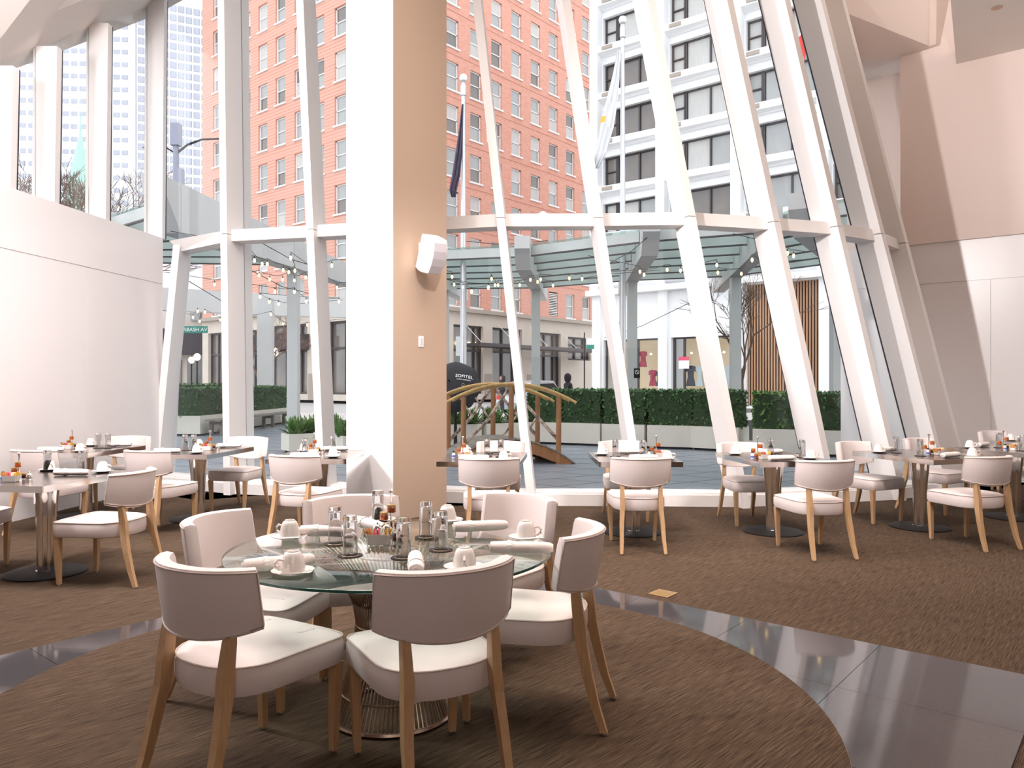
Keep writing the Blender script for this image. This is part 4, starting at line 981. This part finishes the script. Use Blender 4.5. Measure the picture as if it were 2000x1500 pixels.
# white apartment building
wb = empty('white_apartment_building', (5.35, 50.56, 0), atan2(-.64, .768)); tag(wb, 'white apartment building with dark framed windows above shop fronts', 'building')
NB = 7; holes = []
for b in range(NB):
    for k in range(8): holes.append((.71+4.8*b, 4.85+4.8*b, 8.05+3*k, 10.0+3*k))
sh = [(.75+4.8*b, 4.75+4.8*b, .15, 4.2) for b in (0, 1)]+[(.75+4.8*b, 4.8+4.8*b, .15, 7.0) for b in (2, 3, 4)]
sh[1] = (5.6, 9.6, .15, 4.2)
wallgrid(34.5, 0, 33, holes+sh, .45, fr_).obj('wall', L['bwhite'], wb)
MB().box(0.0, 8, 0, .3, 16, 33).obj('side_wall', L['bwhite'], wb)
MB().box(17.6, 10, 8, 34, 18.6, 25).obj('inner_core', L['curtain'], wb)
for b in range(NB+1): MB().box(.35+4.8*b, -.3, 7.2, .6, .6, 26).obj('pier', L['bwhite'], wb)
for b in range(NB+1): MB().box(.35+4.8*b, -.12, 0, .6, .3, 7.2).obj('pier', L['bwhite'], wb)
wf = MB(); W_ = 4.12; hh = 1.95
for x in (-W_/2+.05, -W_/2+.42*2, -W_/2+.95, .45, W_/2-.05): wf.box(x, .33, 0, .09, .12, hh)
for z in (0, hh-.09): wf.box(0, .33, z, W_, .12, .09)
wf.box(-W_/2+.48, .33, hh*.5, .85, .12, .07); wfm2 = wf.mesh('window', L['dframe'])
def pmesh(x, sx, z, sz, k): return MB().box(x, .40, z, sx, .03, sz).mesh('pane', L[k])
pk = {k: [pmesh(-W_/2+.48, .8, .08, hh/2-.1, k), pmesh(-W_/2+.48, .8, hh/2+.04, hh/2-.12, k), pmesh(-.32, 1.42, .08, hh-.16, k), pmesh(1.25, 1.5, .08, hh-.16, k)] for k in ('pane', 'paned', 'curtain')}
led = MB().hexa([(-2.35, -.1, -.62), (2.35, -.1, -.62), (2.35, .1, -.62), (-2.35, .1, -.62), (-2.35, -.55, -.42), (2.2, -.30, -.42), (2.2, .1, -.42), (-2.35, .1, -.42)])
led.hexa([(-2.35, -.55, -.42), (2.2, -.30, -.42), (2.2, .1, -.42), (-2.35, .1, -.42), (-2.35, -.55, -.02), (2.2, -.30, -.02), (2.2, .1, -.02), (-2.35, .1, -.02)])
ledm = led.mesh('ledge', L['bwhite']); grm = MB().box(-1.45, -.5, -.32, .75, .12, .22).mesh('vent_grille', L['cornice'])
for b in range(NB):
    for k in range(8):
        c = (2.78+4.8*b, 0, 8.05+3*k); w_ = inst('window', wfm2, wb, c)
        ch_ = random.choice(('curtain', 'curtain', 'pane', 'paned'))
        for q in range(4): inst('pane', pk[ch_ if q != 3 else random.choice((ch_, 'curtain', 'pane'))][q], w_)
        le = inst('ledge', ledm, wb, c); inst('vent_grille', grm, le)
MB().box(17, -.35, 7.05, 34.5, .6, .35).obj('ledge', L['bwhite'], wb)
for b in (0, 1):
    c = 2.75+4.8*b+(.1 if b else 0); m_ = MB()
    for x in (-1.95, -1.3, .4, 1.95): m_.box(x, .3, .15, .12, .12, 4.05)
    m_.box(0, .3, 4.1, 4.0, .12, .1)
    sf = m_.obj('shop_window', L['dframe'], wb, loc=(c, 0, 0))
    MB().box(0, 1.9, .15, 4.0, .05, 4.05).obj('lit_interior', L['shop'], sf); MB().box(0, 1.1, .05, 4.0, 1.7, .1).obj('display_floor', L['shop'], sf)
    MB().box(0, .36, .15, 4.0, .01, 4.0).obj('pane', L['glass'], sf)
    for x in (-1.2, -.2, .9, 1.5): MB().lathe([(.02, 0), (.09, .06), (.02, .13)], 8, x, 1.0, 3.2).obj('shop_lamp', L['lampglow'], sf)
wslat = MB().box(0, 0, 0, .075, .10, 6.85).mesh('cedar_slat', L['slatw'])
for b in (2, 3, 4):
    MB().box(2.77+4.8*b, .4, .15, 4.05, .05, 6.85).obj('slat_backing', L['slatback'], wb)
    for k in range(25): inst('cedar_slat', wslat, wb, (.85+4.8*b+k*.162, .2, .15))
put = text_mesh('A', .34, L['dframe']); o = inst('lettering', put, wb, (2.0, -.06, 5.25)); o.rotation_euler = (pi/2, 0, 0)
o = inst('lettering', text_mesh('E', .34, L['dframe']), wb, (2.75, -.06, 5.25)); o.rotation_euler = (pi/2, 0, 0)
def garment(s, y, z, w_, h_, m_, label):
    W = Matrix.Translation((5.35, 50.56, 0)) @ Matrix.Rotation(atan2(-.64, .768), 4, 'Z')
    e = empty('garment', W @ Vector((s, y, z+.75)), atan2(-.64, .768)); tag(e, label, 'clothing', 'garments in the shop windows')
    P = [(-.5*w_, 0), (-.42*w_, .25*h_), (-.30*w_, .45*h_), (-.34*w_, .75*h_), (-.55*w_, .70*h_), (-.52*w_, .95*h_), (-.2*w_, h_), (.2*w_, h_), (.52*w_, .95*h_), (.55*w_, .70*h_), (.34*w_, .75*h_), (.30*w_, .45*h_), (.42*w_, .25*h_), (.5*w_, 0)]
    MB().loops([[(x, -.06, z2) for x, z2 in P], [(x, .06, z2) for x, z2 in P]]).obj('fabric', L[m_], e)
    MB().tube([(0, 0, h_), (0, 0, h_+.1), (.05, 0, h_+.14)], .01, 4).obj('hanger', L['chrome'], e)
for s, y, z, w_, h_, m_, lb in ((1.4, .8, 1.0, .5, 1.3, 'clothw', 'pale garment at the left end of the left shop window'), (3.2, .8, 1.7, .5, 1.0, 'clothr', 'dark red garment on the upper rail of the left shop window'), (3.9, .8, .5, .5, 1.0, 'clothr', 'red garment on the lower rail of the left shop window'), (4.4, .8, .5, .5, .9, 'clothb', 'dark garment on the lower rail of the left shop window'),
                          (6.5, .8, .5, .55, 1.25, 'clothb', 'dark jacket, first in the right shop window'), (7.1, .8, .5, .45, 1.2, 'clothw', 'pale garment between the two dark jackets in the right shop window'), (7.8, .8, .5, .65, 1.25, 'clothb', 'wider dark coat in the right shop window'), (8.9, .8, .5, .5, 1.2, 'clothw', 'pale blue garment, last in the right shop window')): garment(s, y, z, w_, h_, m_, lb)
Wm = Matrix.Translation((5.35, 50.56, 0)) @ Matrix.Rotation(atan2(-.64, .768), 4, 'Z')
e = empty('window_poster', Wm @ Vector((6.35, .2, 2.3)), atan2(-.64, .768)); tag(e, 'small white poster with a red head in the right shop window', 'poster')
MB().box(0, 0, 0, .68, .02, .5).obj('sheet', L['signw'], e); MB().box(0, -.015, .5, .68, .02, .22).obj('red_band', L['r'], e)

# far tower and its wing, low corner building
def tower(name, label, c, rz, W_, Dp, Hh, cols, rws, cw, rh, pw, ph, z0):
    t = empty(name, c, rz); tag(t, label, 'building'); MB().box(W_/2, Dp/2, 0, W_, Dp, Hh).obj('wall', L['tower'], t)
    me = MB().box(0, -.1, 0, pw, .3, ph).mesh('window', L['tpane'])
    for i in range(cols):
        for j in range(rws): inst('window', me, t, (cw*(i+.5), 0, z0+rh*j))
    for i in range(cols+1): MB().box(cw*i, -.3, 0, .35, .6, Hh).obj('rib', L['tower'], t)
tower('office_tower', 'pale white office tower with faint window rows, far beyond the clerestory', (-147, 216, 0), radians(4), 40, 20, 150, 17, 17, 2.3, 3.55, 1.5, 1.2, 48)
tower('tower_wing', 'gridded pale grey-blue tower wing beside the red brick building', (-107.0, 221, 0), radians(24), 26, 20, 150, 12, 24, 2.1, 2.75, 1.5, 1.8, 46)
lb_ = empty('corner_shop_building', (-38, 79, 0), radians(4)); tag(lb_, 'low stone corner building with a dark awning, seen through the leftmost window', 'building')
MB().box(4, 4, 0, 9, 8, 11).obj('wall', L['stone'], lb_); MB().box(4.2, -.6, 4.3, 8.2, 1.6, 2.6).obj('awning', L['awning'], lb_)
for x in (1.2, 3.4, 5.6, 7.6): MB().box(x, -.1, .4, 1.6, .3, 3.4).obj('shop_window', L['paned'], lb_)
for x in (1.2, 3.4, 5.6, 7.6): MB().box(x, -.1, 7.8, 1.0, .3, 2.0).obj('window', L['pane'], lb_)
c = atd(157, 388, 120)
spi = empty('church_spire', (c.x, c.y, 0)); tag(spi, 'pale green copper church spire behind bare branches', 'spire')
MB().box(0, 0, 0, 6.5, 6.5, 26).obj('stone_tower', L['cornice'], spi); MB().lathe([(3.2, 26), (2.2, 28), (2.0, 31), (1.2, 35), (.15, 40), (.05, 43)], 8).obj('copper_roof', L['green'], spi)

# ------------------------------------------------------------------ trees
def tree(name, loc, hgt, r0, label, depth=5, spread=.55, seed=1, trunk=.35, twig=.006):
    rnd = random.Random(seed); e = empty(name, loc); tag(e, label, 'tree', 'bare street trees'); tw = MB(); tr = MB()
    def grow(p, d, ln, r, k):
        q = p+d*ln*.5+Vector((rnd.uniform(-.04, .04), rnd.uniform(-.04, .04), 0))*ln; s = q+(d+Vector((rnd.uniform(-.15, .15), rnd.uniform(-.15, .15), .1))).normalized()*ln*.5
        (tr if k >= depth-1 else tw).tube([p, q, s], [r, r*.85, r*.68], 6 if k >= depth-1 else 4)
        if k == 0: return
        for i in range(3 if k < depth else 4):
            a = rnd.uniform(0, 2*pi); t = spread*rnd.uniform(.6, 1.3); x = d.orthogonal().normalized(); y = d.cross(x)
            nd = (d*cos(t)+(x*cos(a)+y*sin(a))*sin(t)).normalized(); nd.z = max(nd.z, .05)
            grow(s if i else q.lerp(s, .6), nd.normalized(), ln*rnd.uniform(.6, .8), max(r*.58, twig), k-1)
    grow(Vector((0, 0, 0)), Vector((.03, 0, 1)), hgt*trunk, r0, depth)
    tr.obj('trunk', L['branch'], e); o_ = tw.obj('branches', L['branch'], e); o_['kind'] = 'stuff'
tree('bare_tree', px3(1450, 27), 5.2, .085, 'small bare tree behind the third bay, in front of the white building', 5, .5, 3)
tree('bare_tree', (-27.8, 44, 0), 16.5, .22, 'larger bare tree seen through the clerestory at the far left', 6, .5, 5, .3, .015)
tree('bare_tree', (-24.6, 46, 0), 15.5, .2, 'bare tree in front of the church spire', 6, .5, 8, .3, .015)
tree('bare_tree', px3(505, 40), 6.5, .09, 'slender bare tree behind the second left window bay', 5, .5, 11, .28, .01)

# ------------------------------------------------------------------ street furniture, flags
def street_lamp(px, py, d, label):
    v = atd(px, py, d); e = empty('street_lamp', (v.x, v.y, -.2)); tag(e, label, 'street lamp', 'globe street lamps'); zz = v.z+.2
    MB().lathe([(.16, 0), (.14, .5), (.07, .7), (.055, zz-.5), (.09, zz-.36), (.05, zz-.3)], 12).obj('post', L['black'], e, True)
    MB().lathe([(.10, -.26), (.2, -.16), (.24, 0), (.2, .16), (.06, .25)], 14, 0, 0, zz).obj('globe', L['globe'], e, True)
    MB().lathe([(.07, .24), (.03, .34), (.01, .42)], 10, 0, 0, zz).obj('finial', L['black'], e)
street_lamp(385, 697, 58, 'black street lamp with a lit globe, the right one of the left pair')
street_lamp(374, 703, 64, 'black street lamp with a lit globe, the left one of the left pair')
street_lamp(536, 687, 48, 'black street lamp with a lit globe in front of the dark shop front')
def flagpole(px, ytop, d, label):
    v = atd(px, ytop, d); e = empty('flagpole', (v.x, v.y, 0)); tag(e, label, 'flagpole')
    MB().lathe([(.12, 0), (.10, 3), (.055, v.z-.15), (.05, v.z-.1)], 14).obj('pole', L['pole'], e, True)
    MB().lathe([(.02, -.1), (.10, -.04), (.12, .05), (.09, .13), (.01, .17)], 14, 0, 0, v.z).obj('ball_finial', L['wframe'], e, True)
    MB().lathe([(.06, -.5), (.085, -.48), (.085, -.18), (.04, -.12)], 12, 0, 0, v.z).obj('truck', L['pole'], e, True); return e
flagpole(905, 155, 23, 'silver flagpole right beside the column'); flagpole(1216, 42, 23, 'taller silver flagpole in front of the white building')
def flag(name, pts, d, m_, label, extra=None):
    e = empty(name, (0, 0, 0)); tag(e, label, 'flag'); mb = MB(); n = len(pts)
    for i, (l, r, y) in enumerate(pts):
        for k in range(9):
            t = k/8; v = atd(l+(r-l)*t, y, d); v.y += .05*sin(t*14+i)-.05; mb.v.append(tuple(v))
    for i in range(n-1):
        for k in range(8): mb.f.append((i*9+k, i*9+k+1, (i+1)*9+k+1, (i+1)*9+k))
    o = mb.obj('cloth', L[m_], e, True); so = o.modifiers.new('thick', 'SOLIDIFY'); so.thickness = .01
    if extra:
        for q in extra: q(e)
    return e
flag('dark_flag', [(902, 905, 205), (897, 904, 250), (890, 903, 300), (883, 899, 345), (878, 893, 372), (882, 890, 386)], 22.95, 'flagd', 'dark flag hanging limp beside the left flagpole')
flag('white_flag', [(1205, 1211, 100), (1196, 1210, 150), (1184, 1206, 200), (1172, 1198, 250), (1162, 1184, 300), (1157, 1168, 330)], 22.95, 'flagw', 'white flag hanging limp beside the taller flagpole',
     [lambda e: MB().add([atd(1174, 228, 22.6), atd(1184, 226, 22.6), atd(1182, 238, 22.6), atd(1172, 240, 22.6)], [(0, 1, 2, 3)]).obj('yellow_emblem', L['y'], e)])
flag('red_white_flag', [(1566, 1584, 38), (1562, 1588, 60), (1561, 1592, 85), (1565, 1596, 115)], 21, 'flagw', 'red and white flag behind the last leaning mullions',
     [lambda e: MB().add([atd(1558, 75, 20.8), atd(1582, 50, 20.8), atd(1581, 66, 20.8), atd(1572, 118, 20.8), atd(1561, 92, 20.8)], [(0, 1, 2, 3, 4)]).obj('red_field', L['flagr'], e)])
# traffic signal
v = atd(344, 380, 30); e = empty('traffic_signal', (v.x, v.y, -.2)); tag(e, 'grey traffic signal pole with a curved lamp arm, beyond the left wall top', 'traffic signal')
zt_ = atd(344, 285, 30).z+.2
MB().lathe([(.14, 0), (.11, zt_)], 12).obj('pole', L['tlight'], e, True); MB().box(0, 0, zt_, .34, .34, .85).obj('signal_head', L['tlight'], e); MB().box(.12, 0, zt_-2.4, .3, .3, 1.5).obj('control_box', L['tlight'], e)
p0_ = Vector((0, 0, zt_-.3)); MB().tube([p0_, p0_+Vector((.45, 0, .35)), p0_+Vector((1.0, 0, .55)), p0_+Vector((1.7, 0, .58)), p0_+Vector((2.4, 0, .55))], [.05, .045, .04, .035, .03], 7).obj('arm', L['black'], e, True)
MB().tube([p0_, p0_+Vector((-.5, 0, .3)), p0_+Vector((-1.0, 0, .25))], .03, 6).obj('arm', L['black'], e, True)
MB().lathe([(.05, 0), (.2, .06), (.12, .18), (.03, .2)], 12, -1.1, 0, zt_-.14).obj('lamp_head', L['tlight'], e)
# street name sign
v = atd(376, 644, 28); e = empty('street_sign', (v.x, v.y, -.2)); tag(e, 'green street name sign reading WABASH AV on a post', 'street sign')
MB().tube([(-.62, .04, 0), (-.62, .04, v.z+.5)], .035, 8).obj('post', L['black'], e)
MB().box(0, 0, v.z+.2-.12, 1.1, .03, .25).obj('sign_plate', L['sign'], e)
o = inst('lettering', text_mesh('WABASH AV', .19, L['signw']), e, (0, -.02, v.z+.2)); o.rotation_euler = (pi/2, 0, 0)
# parking signs
v = atd(1152, 676, 40); e = empty('parking_sign', (v.x, v.y, -.2)); tag(e, 'white and green parking sign on a thin post beside the white building', 'sign')
MB().tube([(-.28, 0, 0), (-.28, 0, v.z+.9)], .035, 6).obj('post', L['black'], e); MB().box(.02, -.03, v.z+.05, .42, .03, .55).obj('sign_plate', L['signw'], e); MB().box(.02, -.05, v.z+.05, .40, .02, .22).obj('green_panel', L['sign'], e)
v = atd(1244, 729, 22); e = empty('no_smoking_sign', (v.x, v.y, v.z)); tag(e, 'small black no smoking sign on the grey canopy post', 'sign')
MB().box(0, 0, -.14, .17, .02, .28).obj('plate', L['black'], e); MB().tube([(.055*cos(2*pi*k/20), -.015, .03+.055*sin(2*pi*k/20)) for k in range(20)], .006, 5, True).obj('ring', L['signw'], e); MB().tube([(-.035, -.016, .065), (.035, -.016, -.005)], .006, 5).obj('slash', L['signw'], e)
v = atd(903, 690, 30); e = empty('notice_board', (v.x, v.y, 0)); tag(e, 'blank white notice sheet behind the left flagpole', 'sign'); MB().box(-.05, 0, v.z-.1, .40, .03, .75).obj('sheet', L['signw'], e); MB().box(-.05, .04, 0, .08, .05, v.z).obj('post', L['black'], e)
# car
e = empty('silver_car', (1.35, 40.5, -.24), radians(50)); tag(e, 'silver suv parked across the street behind the bridge', 'car')
prof = [(-2.2, .35), (-2.3, .7), (-2.25, 1.02), (-1.95, 1.15), (-1.5, 1.70), (-.9, 1.82), (.4, 1.80), (1.05, 1.2), (2.1, 1.02), (2.3, .75), (2.28, .35)]
lv = []
for y, k in ((-.9, .93), (-.86, 1), (.86, 1), (.9, .93)): lv.append([(x, y*(1 if z < 1.2 else .84), .35+(z-.35)*k) for x, z in prof])
MB().loops(lv).obj('body', L['car'], e)
for s in (-1, 1): MB().loops([[(x, s*yy*(1 if z < 1.25 else .93), z) for x, z in ((-1.75, 1.2), (-1.4, 1.62), (.3, 1.66), (.85, 1.2))] for yy in (.80, .89)]).obj('side_window', L['carw'], e)
MB().hexa([(-2.02, -.7, 1.2), (-1.98, -.7, 1.15), (-1.98, .7, 1.15), (-2.02, .7, 1.2), (-1.62, -.62, 1.64), (-1.5, -.62, 1.64), (-1.5, .62, 1.64), (-1.62, .62, 1.64)]).obj('rear_window', L['carw'], e)
for s in (-1, 1):
    MB().box(-2.27, s*.72, .85, .08, .26, .2).obj('tail_light', L['flagr'], e)
    for x in (-1.4, 1.45): MB().tube([(x, s*.72, .34), (x, s*.93, .34)], .34, 16).obj('wheel', L['black'], e)
# passers-by
def person(loc, rz, label, m_='coat'):
    e = empty('person', loc, rz); tag(e, label, 'person')
    me = bpy.data.meshes.new('body'); V = [(0, 0, .95), (0, 0, 1.15), (0, 0, 1.38), (0, 0, 1.50), (0, .02, 1.62), (.17, 0, 1.40), (.22, .03, 1.15), (.12, .25, 1.05), (-.17, 0, 1.40), (-.22, .03, 1.15), (-.1, .25, 1.07), (.09, 0, .90), (.10, .02, .50), (.10, -.02, .08), (.10, .13, .04), (-.09, 0, .90), (-.10, .04, .50), (-.10, .0, .08), (-.10, .15, .04)]
    E = [(0, 1), (1, 2), (2, 3), (3, 4), (2, 5), (5, 6), (6, 7), (2, 8), (8, 9), (9, 10), (0, 11), (11, 12), (12, 13), (13, 14), (0, 15), (15, 16), (16, 17), (17, 18)]
    me.from_pydata(V, E, []); o = inst('body', me, e); me.materials.append(L[m_])
    md = o.modifiers.new('skin', 'SKIN'); R_ = [.15, .15, .17, .07, .06, .08, .06, .04, .08, .06, .04, .10, .07, .05, .04, .10, .07, .05, .04]
    if not me.skin_vertices: me.skin_vertices.new() if hasattr(me.skin_vertices, 'new') else None
    for sv, r in zip(me.skin_vertices[0].data, R_): sv.radius = (r, r*.8)
    me.skin_vertices[0].data[0].use_root = True; o.modifiers.new('sub', 'SUBSURF').render_levels = 2
    MB().lathe([(.03, 0), (.085, .05), (.105, .13), (.095, .20), (.03, .26)], 14, 0, .03, 1.53).obj('head', L['skin'], e, True)
    MB().lathe([(.10, -.04), (.13, .06), (.135, .14), (.115, .24), (.03, .30)], 14, 0, -.015, 1.53).obj('hood', L[m_], e, True)
    MB().box(0, .135, 1.62, .03, .04, .05).obj('nose', L['skin'], e)
    for s in (-1, 1): MB().box(s*.04, .128, 1.68, .02, .01, .012).obj('eye', L['black'], e)
    for s in (-1, 1):
        h_ = MB().lathe([(.015, 0), (.04, .02), (.04, .08), (.02, .1)], 8, s*.11, .27, 1.02)
        for q in range(4): h_.tube([(s*.11-.025+q*.017, .28, 1.10), (s*.11-.025+q*.017, .30, 1.13), (s*.11-.02+q*.015, .33, 1.12)], .008, 5)
        h_.tube([(s*.08, .27, 1.07), (s*.06, .30, 1.10)], .01, 5); h_.obj('hand', L['skin'], e, True)
person((2.12, 29.3, 0), radians(-60), 'person in a dark hooded coat looking down, walking beyond the hedge')
person((-.45, 36.5, 0), radians(120), 'distant person in dark clothes in front of the shop fronts')
